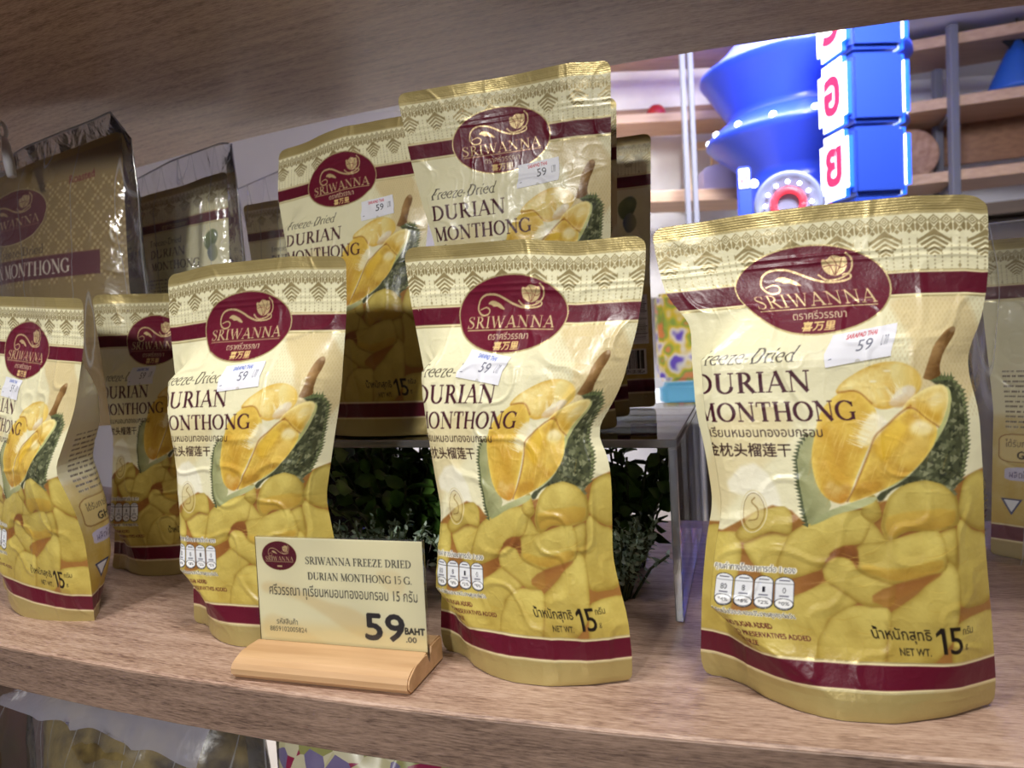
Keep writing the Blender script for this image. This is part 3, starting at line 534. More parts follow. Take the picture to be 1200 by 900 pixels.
# ------------------------------------------------------------------ stand-up pouches
def smooth_interp(x, xp, fp, r=6.0):
    x = np.asarray(x, float); return (np.interp(x - r, xp, fp) + 2 * np.interp(x - r * .4, xp, fp) + 2 * np.interp(x + r * .4, xp, fp) + np.interp(x + r, xp, fp)) / 6
def put_grid(name, P, cols, mats, parent, flip=False):
    nv, nu = P.shape[:2]; N = nv * nu
    idx = np.arange(N).reshape(nv, nu); q = np.stack([idx[:-1, :-1], idx[:-1, 1:], idx[1:, 1:], idx[1:, :-1]], -1).reshape(-1, 4)
    if flip: q = q[:, ::-1]
    me = bpy.data.meshes.new(name); me.vertices.add(N); me.vertices.foreach_set('co', (P.reshape(-1) * MM).astype(np.float32))
    nf = len(q); me.loops.add(nf * 4); me.loops.foreach_set('vertex_index', q.reshape(-1).astype(np.int32))
    me.polygons.add(nf); me.polygons.foreach_set('loop_start', np.arange(0, nf * 4, 4, dtype=np.int32))
    me.update(calc_edges=True)
    me.polygons.foreach_set('use_smooth', np.ones(nf, dtype=bool))
    if cols is not None:
        ca = me.color_attributes.new('Col', 'FLOAT_COLOR', 'POINT'); ca.data.foreach_set('color', np.ascontiguousarray(cols.reshape(-1), dtype=np.float32))
    me.materials.append(mats); me.validate(); o = bpy.data.objects.new(name, me); return link(o, parent)
def cross(xl, xr, B, wall, flange, lip, yl, yr, n=240):
    """one horizontal section through the front film: seal, fold, belly, seal"""
    W = xr - xl
    t = np.array([0, .06, .15, .23, .34, .42, .5, .68, .86, 1.0]); h = np.array([0, .03, .24, .59, .85, .95, 1, .90, .5, 0])
    xa = xl + t * W; ya = h * B
    xb = np.array([xl, xl + flange * .6, xl + flange, xl + flange + .9, xl + flange - lip * .4, xl + flange - lip, xl + flange + 2.5, xl + W * .45, xr - 15, xr])
    yb = np.array([0, .03, .06, .3, .6, .82, .97, 1.0, .72, 0]) * B
    x = xa * (1 - wall) + xb * wall; y = ya * (1 - wall) + yb * wall
    s = np.linspace(0, 9, n); X = np.interp(s, np.arange(10), x); Y = np.interp(s, np.arange(10), y)
    k = np.ones(9) / 9
    for _ in range(2):
        Xp = np.concatenate([2 * X[0] - X[4:0:-1], X, 2 * X[-1] - X[-2:-6:-1]]); Yp = np.concatenate([2 * Y[0] - Y[4:0:-1], Y, 2 * Y[-1] - Y[-2:-6:-1]])
        X = np.convolve(Xp, k, 'valid'); Y = np.convolve(Yp, k, 'valid')
    f = (X - xl) / max(W, 1e-6); Y = Y + yl * (1 - f) + yr * f
    return X, Y
def pouch(label, c, z0, yaw, L, R, H=212.0, T=None, B=((0, 24), (30, 20), (90, 15), (150, 9), (176, 2), (190, 0), (215, 0)), wall=1.0, flange=7.5, lip=1.4, lean=0.0, roll=0.0,
          yR=None, yL=None, pitch=.5, bpitch=1.6, front=None, back=None, seed=0, crease=1.0, backB=None, wallb=.25, stick=None, group='freeze dried durian pouches', kind='durian_pouch', artW=135.0, artH=210.0):
    front = front or ART_F; back = back or ART_B
    root = thing(kind, label, 'pouch', (c[0], c[1], z0 + .0004), (math.radians(lean), math.radians(roll), math.radians(yaw)), group)
    Lz, Lx = np.array(L, float).T; Rz, Rx = np.array(R, float).T; Bz, Bb = np.array(B, float).T
    T = T or ((-60, 0), (60, 0)); Tx, Tz = np.array(T, float).T
    k = H / 212.0
    def surf(nu, nv, Bv, wl, sign, sd):
        zs = np.linspace(0, H, nv); P = np.zeros((nv, nu, 3)); U = np.zeros((nv, nu))
        e = 5.5; rc = np.where(zs > H - e, e - np.sqrt(np.maximum(e * e - (zs - (H - e)) ** 2, 0)), 0) + np.where(zs < 4, 4 - np.sqrt(np.maximum(16 - (4 - zs) ** 2, 0)), 0)
        xl = smooth_interp(zs, Lz, Lx) + rc; xr = smooth_interp(zs, Rz, Rx) - rc
        b = smooth_interp(zs / k, Bz, Bv, 5) + (.35 if sign < 0 else 0)
        wv = wl * np.interp(zs / k, [0, 8, 40, 150, 172, 185], [0, .05, 1, 1, .35, 0])
        yl = smooth_interp(zs, *np.array(yL, float).T) if yL else np.zeros(nv); yr = smooth_interp(zs, *np.array(yR, float).T) if yR else np.zeros(nv)
        for i in range(nv):
            X, Y = cross(xl[i], xr[i], b[i], wv[i], flange, lip, yl[i] * sign, yr[i] * sign)
            d = np.concatenate([[0], np.cumsum(np.hypot(np.diff(X), np.diff(Y)))]); t = np.linspace(0, d[-1], nu)
            P[i, :, 0] = np.interp(t, d, X); P[i, :, 1] = np.interp(t, d, Y); inset = rc[i]; U[i] = inset + t / d[-1] * (artW - 2 * inset)
        P[:, :, 2] = zs[:, None]; V = np.repeat((zs / H * artH)[:, None], nu, 1)
        # crumple
        hh, ww = 260, 180; rng = np.random.RandomState(sd)
        n1 = value_noise(hh, ww, 34, sd) - .5; n2 = value_noise(hh, ww, 13, sd + 1) - .5; n3 = 1 - np.abs(value_noise(hh, ww, 22, sd + 2) * 2 - 1); n3 = np.clip(n3 - .8, 0, 1) * 5
        n4 = 1 - np.abs(value_noise(hh, ww, 9, sd + 3) * 2 - 1); n4 = np.clip(n4 - .82, 0, 1) * 5
        f = 2.0 * n1 + .6 * n2 + .75 * n3 + .18 * n4
        gx = np.clip(U / artW * (ww - 2), 0, ww - 2.01); gy = np.clip(V / artH * (hh - 2), 0, hh - 2.01); xi = gx.astype(int); yi = gy.astype(int); fx = gx - xi; fy = gy - yi
        F = (f[yi, xi] * (1 - fx) + f[yi, xi + 1] * fx) * (1 - fy) + (f[yi + 1, xi] * (1 - fx) + f[yi + 1, xi + 1] * fx) * fy
        edge = np.clip(np.minimum(U, artW - U) / 9.0, .0, 1); vb = np.clip(V / 14, 0, 1) * (.35 + .65 * np.clip((188 - V * 210 / artH) / 20, 0, 1))
        P[:, :, 1] += F * edge * vb * crease * .8 * sign
        big = 1.6 * np.sin(U / artW * 6.0 + sd) * np.clip((V * 210 / artH - 150) / 40, 0, 1) + .9 * np.sin(U / artW * 13 + 2 * sd) * np.clip((V * 210 / artH - 165) / 30, 0, 1)
        if sign < 0: big = -big
        P[:, :, 1] += big * np.clip(np.minimum(U, artW - U) / 30, .35, 1) if sd >= 0 else 0
        if sign > 0 and pitch < .6:
            v = V * 210 / artH
            P[:, :, 1] += .05 * np.sin(v * 2 * np.pi / 1.05) * np.clip((v - 203.6) / .5, 0, 1)
        for z_ in (186.5, 189.5): P[:, :, 1] += .2 * np.exp(-((V * 210 / artH - z_) / .7) ** 2)
        P[:, :, 1] *= -sign
        P[:, :, 2] += np.interp(P[:, :, 0], Tx, Tz) * np.clip((zs[:, None] - H * .6) / (H * .4), 0, 1)
        return P, U, V
    nu = int(135 / pitch * artW / 135); nv = int(212 / pitch * H / 212)
    P, U, V = surf(nu, nv, Bb, wall, 1, seed)
    fo = put_grid('front_panel', P, front.sample(U, V), M_PRINT, root)
    Bk = np.array(backB if backB is not None else Bb * .8, float)
    nu2 = int(135 / bpitch * artW / 135); nv2 = int(212 / bpitch * H / 212)
    Q, U2, V2 = surf(nu2, nv2, Bk, wallb, -1, seed)
    put_grid('back_panel', Q, back.sample(artW - U2, V2), M_PRINT, root, True)
    # bottom gusset between the two lower edges
    m = 40; ft = P[0, np.linspace(0, nu - 1, m).astype(int)]; bt = Q[0, np.linspace(0, nu2 - 1, m).astype(int)]
    G = np.stack([ft + (0, 0, .3), (ft + bt) / 2 + (0, 0, 9), bt + (0, 0, .3)])
    put_grid('bottom_gusset', G, None, M_GUS, root, True)
    if stick:
        u0, v0, rot, kind_s = stick; A = STK[kind_s]; hw, hh_ = A.W / 2, A.H / 2; gu, gv = 100, 52
        a, b_ = np.meshgrid(np.linspace(-hw, hw, gu), np.linspace(-hh_, hh_, gv)); cr, sr = math.cos(math.radians(rot)), math.sin(math.radians(rot))
        uu = u0 + a * cr - b_ * sr; vv = v0 + a * sr + b_ * cr
        S = np.zeros((gv, gu, 3)); r_ = np.clip(vv / artH * (nv - 1), 0, nv - 1.01); ri = r_.astype(int); fr = r_ - ri
        for row, wgt in ((ri, 1 - fr), (ri + 1, fr)):
            cc = np.clip((uu - U[row, 0]) / (U[row, -1] - U[row, 0]) * (nu - 1), 0, nu - 1.01); ci = cc.astype(int); fc = (cc - ci)[..., None]
            S += (P[row, ci] * (1 - fc) + P[row, ci + 1] * fc) * wgt[..., None]
        for _ in range(3): S[1:-1, 1:-1] = (S[:-2, 1:-1] + S[2:, 1:-1] + S[1:-1, :-2] + S[1:-1, 2:]) / 4
        du = np.gradient(S, axis=1); dv = np.gradient(S, axis=0); nn = np.cross(du, dv); nn /= np.linalg.norm(nn, axis=2, keepdims=True) + 1e-9
        if nn[..., 1].mean() > 0: nn = -nn
        S += nn * .32
        so = put_grid('price_sticker', S, A.sample(a + hw, b_ + hh_), M_STICK, root); so['label'] = 'white price sticker with printed 59'
    return root
# ------------------------------------------------------------------ shelving (curved gondola)
ACX, ACY, RF, RB, Z_UP = .787, 2.792, 2.608, 2.296, .3811
def wood_mat(name, c1, c2, c3, rough=.42):
    m = mat(name, c1, rough); n, l, p = nodes(m); tc = n.new('ShaderNodeTexCoord')
    def nz(sx, sy, det):
        mp = n.new('ShaderNodeMapping'); mp.inputs['Scale'].default_value = (sx, sy, sy); l.new(tc.outputs['UV'], mp.inputs[0])
        t = n.new('ShaderNodeTexNoise'); t.inputs['Scale'].default_value = 1; t.inputs['Detail'].default_value = det; t.inputs['Roughness'].default_value = .65; l.new(mp.outputs[0], t.inputs['Vector']); return t
    a = nz(120, 1300, 4); b = nz(14, 160, 3); ad = n.new('ShaderNodeMath'); ad.operation = 'MULTIPLY_ADD'; ad.inputs[1].default_value = .62
    sc2 = n.new('ShaderNodeMath'); sc2.operation = 'MULTIPLY'; sc2.inputs[1].default_value = .38; l.new(b.outputs[0], sc2.inputs[0]); l.new(a.outputs[0], ad.inputs[0]); l.new(sc2.outputs[0], ad.inputs[2])
    r = n.new('ShaderNodeValToRGB'); e = r.color_ramp.elements; e[0].position = .39; e[0].color = c3; e[1].position = .60; e[1].color = c2; k = e.new(.48); k.color = c1
    l.new(ad.outputs[0], r.inputs[0]); l.new(r.outputs[0], p.inputs['Base Color'])
    bp = n.new('ShaderNodeBump'); bp.inputs['Strength'].default_value = .25; bp.inputs['Distance'].default_value = .0008; l.new(a.outputs[0], bp.inputs['Height']); l.new(bp.outputs[0], p.inputs['Normal'])
    return m
M_WOOD = wood_mat('oak_laminate', rgb(168, 138, 120), rgb(196, 168, 150), rgb(124, 96, 82))
def arc_board(name, parent, r0, r1, z0, z1, a0=-1.25, a1=.75, n=90, bev=.0012, m=None):
    """curved board; angles run along the shelf from the left end to the right end"""
    prof = [(r1 - bev, z0), (r1, z0 + bev), (r1, z1 - bev), (r1 - bev, z1), (r0 + bev, z1), (r0, z1 - bev), (r0, z0 + bev), (r0 + bev, z0)]
    me = bpy.data.meshes.new(name); V = []; Fc = []; UVs = []
    for i in range(n + 1):
        t = a0 + (a1 - a0) * i / n
        for r, z in prof: V.append((ACX + r * math.sin(t), ACY - r * math.cos(t), z))
    k = len(prof); acc = [0]
    for j in range(k): acc.append(acc[-1] + math.hypot(prof[(j + 1) % k][0] - prof[j][0], prof[(j + 1) % k][1] - prof[j][1]))
    for i in range(n):
        for j in range(k):
            Fc.append((i * k + j, (i + 1) * k + j, (i + 1) * k + (j + 1) % k, i * k + (j + 1) % k))
            x0 = (a0 + (a1 - a0) * i / n) * r1; x1 = (a0 + (a1 - a0) * (i + 1) / n) * r1; UVs += [(x0, acc[j]), (x1, acc[j]), (x1, acc[j + 1]), (x0, acc[j + 1])]
    Fc.append(tuple(range(k))[::-1]); Fc.append(tuple(n * k + j for j in range(k))); UVs += [(0, 0)] * (2 * k)
    me.from_pydata(V, [], Fc); uv = me.uv_layers.new(name='UVMap'); uv.data.foreach_set('uv', np.array(UVs, np.float32).reshape(-1)); me.materials.append(m or M_WOOD); me.update()
    bm = bmesh.new(); bm.from_mesh(me); bmesh.ops.recalc_face_normals(bm, faces=bm.faces); bm.to_mesh(me); bm.free()
    return link(bpy.data.objects.new(name, me), parent)
def apos(t, r): return ACX + r * math.sin(t), ACY - r * math.cos(t)
shelf = thing('display_shelf', 'curved brown oak laminate display shelf carrying the durian pouches', 'shelf', (ACX, ACY - 2.4, -1.1))
def keep(o):
    o.matrix_parent_inverse = Matrix.Translation(-shelf.location); return o
keep(arc_board('shelf_board', shelf, RB - .03, RF, -.0255, 0))
keep(arc_board('shelf_board', shelf, RB, RF, Z_UP, Z_UP + .03))
M_EDGE_SHADE = wood_mat('oak_edge_shaded', rgb(128, 104, 90), rgb(152, 126, 110), rgb(92, 72, 62), .5)  # darkened oak for an added strip: dimmer light on the front edge, as colour
for z0, z1 in ((-.0255, -.0008), (Z_UP + .0005, Z_UP + .03)): o = keep(arc_board('edge_shade', shelf, RF + .00005, RF + .0016, z0, z1, bev=.0004, m=M_EDGE_SHADE)); o['label'] = 'added edge strip, wood colour darkened to stand for shade'
M_PALE = noisy('pale_laminate', rgb(214, 208, 204), rgb(226, 222, 218), 6, .4)
keep(arc_board('shelf_board', shelf, RB, RF + .03, -.40, -.375, m=M_PALE))
M_STEEL = mat('brushed_steel', rgb(190, 190, 198), .28, .85)
for t in (-1.2, .68):
    for r in (RB + .02, RF - .03):
        x, y = apos(t, r); bm = bmesh.new(); add_box(bm, (x, y, -.3), (.02, .02, 1.6), None, .002); keep(bm_obj('post', bm, M_STEEL, shelf))

# ------------------------------------------------------------------ durian pouches
L1 = [(0, -58), (4, -61), (22, -60), (44, -58.5), (68, -55.5), (84, -52), (96, -53), (112, -55), (127, -58), (157, -59), (165, -58.3), (171, -60), (180, -69), (199, -73.3), (215, -75)]
R1 = [(0, 58.7), (3, 60), (12, 60.4), (42, 59), (71, 57.2), (98, 57), (125, 56), (143, 52), (152, 52.6), (162, 57), (180, 60), (202, 60.5), (215, 60)]
pouch('largest durian pouch at the right front corner, red-headed price sticker under its oval', (.1394, .3172), 0, -21.3, L1, R1, 214,
      T=((-69, 0), (-36, 1.4), (3, 2.2), (34, 1.7), (52, 0), (58, -1.6)), B=((0, 28), (12, 26), (30, 21), (80, 17), (120, 14), (150, 13), (166, 6), (178, 1.5), (190, 0), (215, 0)), pitch=.3, seed=11, stick=(86.5, 151.5, 8, 'red'), lip=2.6, crease=.75)
L2 = [(0, -54.5), (7, -57), (18, -56), (53, -52.6), (81, -47.7), (109, -51.5), (151, -56.2), (187, -62), (212, -64)]
R2 = [(0, 50), (10, 51), (31, 49.8), (43, 47), (60, 43.7), (96, 45), (109, 44), (120, 38.4), (133, 47), (143, 52.6), (171, 61.4), (196, 66), (212, 67)]
pouch('middle front durian pouch, tilted blue-headed sticker covering the end of Freeze-Dried', (.004, .3586), 0, -27, L2, R2, 213,
      T=((-60, 4), (-54, 4), (6, 1), (33, -3), (58, -3.5), (65, -4)), B=((0, 20), (30, 17), (90, 16), (130, 15), (150, 12), (168, 5), (180, 0), (215, 0)), pitch=.38, seed=23, stick=(56, 150.5, -9, 'blue'), flange=6)
L3 = [(0, -39), (18, -37.6), (76, -31.2), (108, -31), (149, -36.3), (189, -37.6), (214, -36)]
R3 = [(0, 66), (26, 68.6), (55, 65.5), (82, 61.6), (114, 69.6), (142, 77), (184, 83.9), (214, 86)]
pouch('front durian pouch standing directly behind the wooden price sign', (-.168, .4315), 0, -20, [(z, x - 4) for z, x in L3], R3, 215,
      T=((-36, 2), (-3, 5), (50, 5), (84, 2)), B=((0, 24), (30, 20), (90, 20), (130, 20), (150, 15), (170, 4), (182, 0), (215, 0)), pitch=.45, seed=37, stick=(73, 149, 4, 'blue'), flange=7)
L4 = [(0, -41.7), (15, -38), (105, -27), (133, -31), (180, -34), (214, -36)]
pouch('shaded durian pouch set back between the far-left pouch and the one behind the sign', (-.281, .567), 0, -8, [(z, x - 8) for z, x in L4], [(0, 48), (50, 52), (100, 48), (135, 52), (180, 62), (214, 66)], 216,
      T=((-33, 3), (45, -1)), B=((0, 18), (30, 18), (90, 15), (150, 9), (176, 2), (190, 0), (215, 0)), pitch=.55, seed=41, stick=(58, 149.5, 2, 'blue'))
pouch('far left durian pouch turned sideways, its back print showing beside the front', (-.331, .492), 0, -31, [(0, -58), (30, -60), (100, -50), (180, -64), (214, -66)], [(0, 60), (30, 60), (80, 56), (105, 46), (150, 58), (180, 63), (214, 64)], 213,
      B=((0, 16), (40, 15), (90, 12), (130, 9), (160, 5), (178, 1), (190, 0), (215, 0)), backB=(24, 34, 43, 40, 28, 10, 0, 0), wallb=1, yR=((0, 0), (60, 3), (105, 13), (140, 5), (190, 0)), roll=5.2, pitch=.5, bpitch=.6, seed=53, stick=(56, 150, -2, 'blue'))

# ------------------------------------------------------------------ clear acrylic riser
def riser(label, F, er, dp, length, depth, h, th=.005):
    t = thing('acrylic_riser', label, 'display riser', (F[0], F[1], 0))
    er = Vector((er[0], er[1], 0)).normalized(); dp = Vector((dp[0], dp[1], 0)).normalized()
    M = Matrix(((er.x, dp.x, 0, 0), (er.y, dp.y, 0, 0), (0, 0, 1, 0), (0, 0, 0, 1)))
    def panel(name, lo, hi):
        bm = bmesh.new(); c = [(a + b) / 2 for a, b in zip(lo, hi)]; s = [b - a for a, b in zip(lo, hi)]; add_box(bm, c, s, M, .0007, 1)
        o = bm_obj(name, bm, [M_ACRYL, M_ACEDGE], t); ax = min(range(3), key=lambda k: s[k]); nrm = [er, dp, Vector((0, 0, 1))][ax]
        for p in o.data.polygons: p.material_index = 0 if abs(p.normal.dot(nrm)) > .9 else 1
        return o
    panel('top_panel', (-.0, 0, h - th), (length, depth, h)); panel('side_panel', (0, 0, .0005), (th, depth, h - th)); panel('side_panel', (length - th, 0, .0005), (length, depth, h - th))
    return t
riser('clear acrylic riser under the upper middle pouches', (.0895, .4005), (-.2183, .0864), (.3, .93), .30, .20, .1053)
riser('clear acrylic riser under the bagged pouches at upper left', (-.175, .615), (-.93, .36), (.36, .93), .36, .17, .112)

pouch('upper left pouch of the riser pair, leaning left, red-headed sticker tilted below its oval', (-.104, .507), .1053, -28, [(0, -50), (60, -54), (110, -60), (145, -70), (180, -76), (214, -73)], [(0, 58), (20, 58), (90, 50), (145, 59), (169, 55), (214, 48)], 214,
      T=((-74, -4), (-8, 2), (48, 0)), pitch=.55, seed=61, stick=(97, 151.5, 5, 'redk'), lean=-3, B=((0, 17), (30, 17), (90, 14), (130, 10), (160, 4), (180, 0), (215, 0)))
pouch('tallest pouch on the riser, leaning forward above the middle front pouch', (.014, .478), .1053, -20, [(0, -58), (60, -52), (130, -57), (153, -62), (181, -66), (222, -70)], [(0, 55), (60, 52), (120, 60), (181, 65), (222, 68)], 221,
      T=((-66, 1), (-10, 0), (45, 0), (60, -2)), pitch=.42, seed=71, stick=(89, 154, 4, 'redk'), lean=8, B=((0, 20), (30, 18), (90, 14), (130, 9), (150, 5), (175, 1), (190, 0), (215, 0)))
pouch('pouch mostly hidden behind the tallest riser pouch, only its right edge showing', (.031, .538), .1053, -20, [(0, -55), (100, -52), (214, -62)], [(0, 56), (100, 54), (214, 62)], 218, pitch=.8, bpitch=2, seed=83, lean=7, B=((0, 12), (90, 10), (150, 6), (176, 1), (190, 0), (215, 0)))
pouch('pouch turned backwards on the riser, barcode side to the front', (.062, .590), .1053, 160, [(0, -54), (100, -54), (214, -60)], [(0, 56), (100, 56), (214, 62)], 212, pitch=2, bpitch=.7, seed=97, wallb=.2, B=((0, 10), (90, 8), (150, 5), (176, 1), (190, 0), (215, 0)))
pouch('dark pouch at the right edge in a clear bag, its back print showing', (.372, .462), 0, 158, [(0, -58), (100, -56), (214, -66)], [(0, 58), (100, 55), (214, 64)], 212, pitch=2, bpitch=.6, seed=103, wallb=.2)

# bagged pouches at the upper left
pouch('big gold durian pack in the leftmost clear bag', (-.400, .650), .112, -20, [(0, -90), (120, -86), (245, -95)], [(0, 90), (120, 86), (245, 93)], 238, T=((-95, -16), (95, 8)), front=ART_L, back=ART_L, artW=190, artH=250, pitch=.8, bpitch=4, seed=111, B=((0, 20), (90, 16), (150, 8), (190, 0), (215, 0)), wall=.3)
pouch('shaded durian pouch turned backwards in the second clear bag from the left', (-.307, .694), .112, -20, [(0, -58), (120, -56), (217, -66)], [(0, 58), (120, 56), (217, 64)], 217, front=ART_B, back=ART_F, T=((-65, -10), (65, 4)), pitch=.8, bpitch=3, seed=121, wall=.4, B=((0, 15), (90, 10), (150, 6), (190, 0), (215, 0)))
pouch('shaded durian pouch turned backwards in the third clear bag, beside the upper left riser pouch', (-.205, .735), .112, -20, [(0, -58), (120, -56), (214, -66)], [(0, 58), (120, 56), (214, 64)], 206, front=ART_B, back=ART_F, pitch=.9, bpitch=3, seed=131, wall=.4, B=((0, 15), (90, 10), (150, 6), (190, 0), (215, 0)))

# ------------------------------------------------------------------ cellophane bags
def bag(label, c, z0, yaw, wl, wr, H, T, depth, seed, lean=0, group='clear cellophane bags'):
    root = thing('cellophane_bag', label, 'plastic bag', (c[0], c[1], z0 + .0006), (math.radians(lean), 0, math.radians(yaw)), group)
    nu, nv = 120, 150; Tx, Tz = np.array(T, float).T; x = np.linspace(-wl, wr, nu); zf = np.linspace(0, 1, nv)
    n1 = 1 - np.abs(value_noise(nv, nu, 26, seed) * 2 - 1); n2 = 1 - np.abs(value_noise(nv, nu, 11, seed + 1) * 2 - 1); n3 = value_noise(nv, nu, 6, seed + 2)
    rid = 6 * np.clip(n1 - .55, 0, 1) + 2 * np.clip(n2 - .6, 0, 1)
    top = np.interp(x, Tx, Tz)
    f = (x + wl) / (wl + wr); bul = np.sin(np.pi * np.clip(f, 0, 1)) ** .45
    for s in (-1, 1):
        P = np.zeros((nv, nu, 3)); P[:, :, 0] = x[None] + (value_noise(nv, nu, 30, seed + 9) - .5) * 4; P[:, :, 2] = zf[:, None] * (H + top[None])
        env = np.interp(zf, [0, .03, .5, .8, .93, 1], [.9, 1, .95, .7, .2, .02])[:, None] * bul[None]
        P[:, :, 1] = s * (depth * env + rid * np.clip(env + .15, 0, 1) * bul[None])
        put_grid('front_film' if s < 0 else 'back_film', P, None, M_CELLO, root, s > 0)
        if s < 0: E = [Vector(p) * MM for p in P[-1, ::4]]; E2 = [Vector(p) * MM for p in P[::-4, -1]]
    sb = bmesh.new(); tube(sb, E, .0007, 6); tube(sb, E2, .0006, 6); bm_obj('sealed_edge', sb, M_SEAM, root, True)
    return root
b1 = bag('large clear bag holding the big gold pack at far left, white tag on top', (-.400, .650), .112, -20, 112, 104, 236, ((-112, -24), (-60, 0), (-20, 12), (60, 22), (84, 26), (104, 2)), 27, 5)
bag('second clear bag from the left, crumpled top touching the shelf above', (-.307, .694), .112, -20, 70, 72, 238, ((-70, -18), (0, 0), (60, 8), (72, 6)), 22, 15)
bag('third clear bag from the left, cord loop at its top', (-.205, .735), .112, -20, 72, 72, 240, ((-72, -18), (0, -2), (60, 6), (72, 4)), 22, 25)
bag('clear bag around the backwards pouch at the right edge', (.372, .462), 0, -22, 71, 74, 222, ((-71, 0), (0, 2), (74, 3)), 31, 35)
M_TAG = mat('white_plastic', rgb(226, 226, 230), .4, Transmission_Weight=.0)
bm = bmesh.new()
def capx(x, z, y): return (x * MM, y * MM, z * MM)
tube(bm, [capx(1, 214, -30), capx(-2, 226, -29), capx(-8, 242, -26), capx(-12, 249, -24)], [.0035, .0042, .0036, .0022], 10)
lp = [capx(-15 + 4.5 * math.sin(a) - 2.4 * math.cos(a), 256 + 1.5 * math.sin(a) + 6.5 * math.cos(a), -23) for a in np.linspace(0, 2 * math.pi, 22)]; tube(bm, lp, .0017, 8)
tube(bm, [capx(-18, 262, -23), capx(-24, 265, -23), capx(-40, 266, -23), capx(-60, 250, -23)], .0016, 8)
o = bm_obj('tag_fastener', bm, M_TAG, b1, True); o['label'] = 'white plastic loop fastener'

b3 = next(o for o in bpy.data.objects if o.get('label', '').startswith('third clear bag')); bm = bmesh.new()
tube(bm, [capx(22, 236, -4), capx(34, 244, -6), capx(44, 252, -6), capx(52, 262, -5), capx(47, 250, -8), capx(36, 241, -9)], .0011, 8); o = bm_obj('cord_loop', bm, M_TAG, b3, True); o['label'] = 'white cord loop'
# ------------------------------------------------------------------ price sign
M_BEECH = noisy('beech', rgb(210, 172, 130), rgb(188, 148, 106), 40, .45, .1, stretch=(.25, 3, 3))
def price_sign():
    e = Vector((.9538, -.3004, 0)); yaw = math.atan2(e.y, e.x)
    t = thing('price_sign', 'small slotted wooden stand holding a cream 59 BAHT price card', 'price sign', (-.1056, .3485, .0003), (0, 0, yaw))
    # base: rounded front, slot near the back
    prof = [(0, .003), (.003, 0), (.042, 0), (.042, .0125), (.039, .0135), (.0275, .0135), (.0268, .005), (.0242, .005), (.0235, .0115), (.018, .0112), (.010, .0108), (.005, .0100), (.0015, .0082), (0, .0058)]
    hw = .0505; bm = bmesh.new(); a = [bm.verts.new((-hw, y, z)) for y, z in prof]; b = [bm.verts.new((hw, y, z)) for y, z in prof]; n = len(prof)
    for i in range(n): bm.faces.new((a[i], a[(i + 1) % n], b[(i + 1) % n], b[i]))
    bm.faces.new(a[::-1]); bm.faces.new(b); bmesh.ops.bevel(bm, geom=[x for x in bm.edges if abs(x.calc_length() - 2 * hw) > .01 and abs(x.verts[0].co.x - x.verts[1].co.x) < 1e-6], offset=.0008, segments=2, affect='EDGES')
    bm_obj('wooden_base', bm, M_BEECH, t)
    A = Art(99, 61, 10, (248, 240, 204))
    n_ = value_noise(A.h, A.w, 200, 4)[..., None]; A.a[..., :3] = A.a[..., :3] * (1 - .06 * n_)
    for q, al in (([(2, 36), (16, 36), (30, 31), (44, 26), (60, 24), (80, 10), (60, 8), (40, 20), (26, 27), (12, 30), (2, 30)], .35), ([(70, 44), (84, 46), (90, 38), (84, 30), (76, 36)], .22), ([(2, 20), (20, 16), (40, 4), (50, 2), (2, 2)], .25)):
        A.fill(chaikin(q), (222, 190, 130), al, soft=1.2)
    A.fill([(0, 0), (99, 0), (99, 14), (0, 14)], (240, 208, 132), .35, soft=3)
    logo(A, 14.5, 50.5, 11, 8, False); A.fill([(13, 44.4), (16, 44.4), (16, 45.2), (13, 45.2)], (214, 190, 140))
    D = (34, 30, 30); serif(A, 'SRIWANNA FREEZE DRIED', 30.5, 46.5, 4.0, 62, D); serif(A, 'DURIAN MONTHONG 15 G.', 31.5, 38.2, 4.0, 61, D)
    sans(A, 'ศรีวรรณา ทุเรียนหมอนทองอบกรอบ 15 กรัม', 7, 27.2, 95, 35.2, (50, 44, 38))
    sans(A, 'รหัสสินค้า', 10.5, 13.2, 23.5, 16.6, (60, 54, 44)); sans(A, '8859102005824', 6, 9.2, 29, 11.8, (90, 84, 70))
    sans(A, '59', 64.5, 8.3, 86.5, 22, (58, 52, 54), bold=.5); sans(A, 'BAHT', 87, 12.4, 98, 15.7, (48, 42, 40), bold=.2); sans(A, '.00', 87.4, 8.2, 93.2, 11.0, (90, 84, 74), bold=.1)
    A.field()
    gx, gz = np.meshgrid(np.linspace(-49.5, 49.5, 330), np.linspace(0, 60, 200)); P = np.stack([gx, np.full_like(gx, 25.5 - .0), gz + 7.2], -1); P[:, :, 1] += (gz) * .03
    put_grid('price_card', P, A.sample(gx + 49.5, gz + .5), M_STICK, t)
    bm = bmesh.new()
    for dy in (-.0009, .0009): add_box(bm, (0, .0255 + dy + .0009, .0368), (.0995, .0007, .0612), None)
    for v in bm.verts: v.co.y += (v.co.z - .0066) * .03
    o = bm_obj('acrylic_holder', bm, [M_ACRYL, M_ACEDGE], t)
    for p in o.data.polygons: p.material_index = 0 if abs(p.normal.y) > .9 else 1
price_sign()

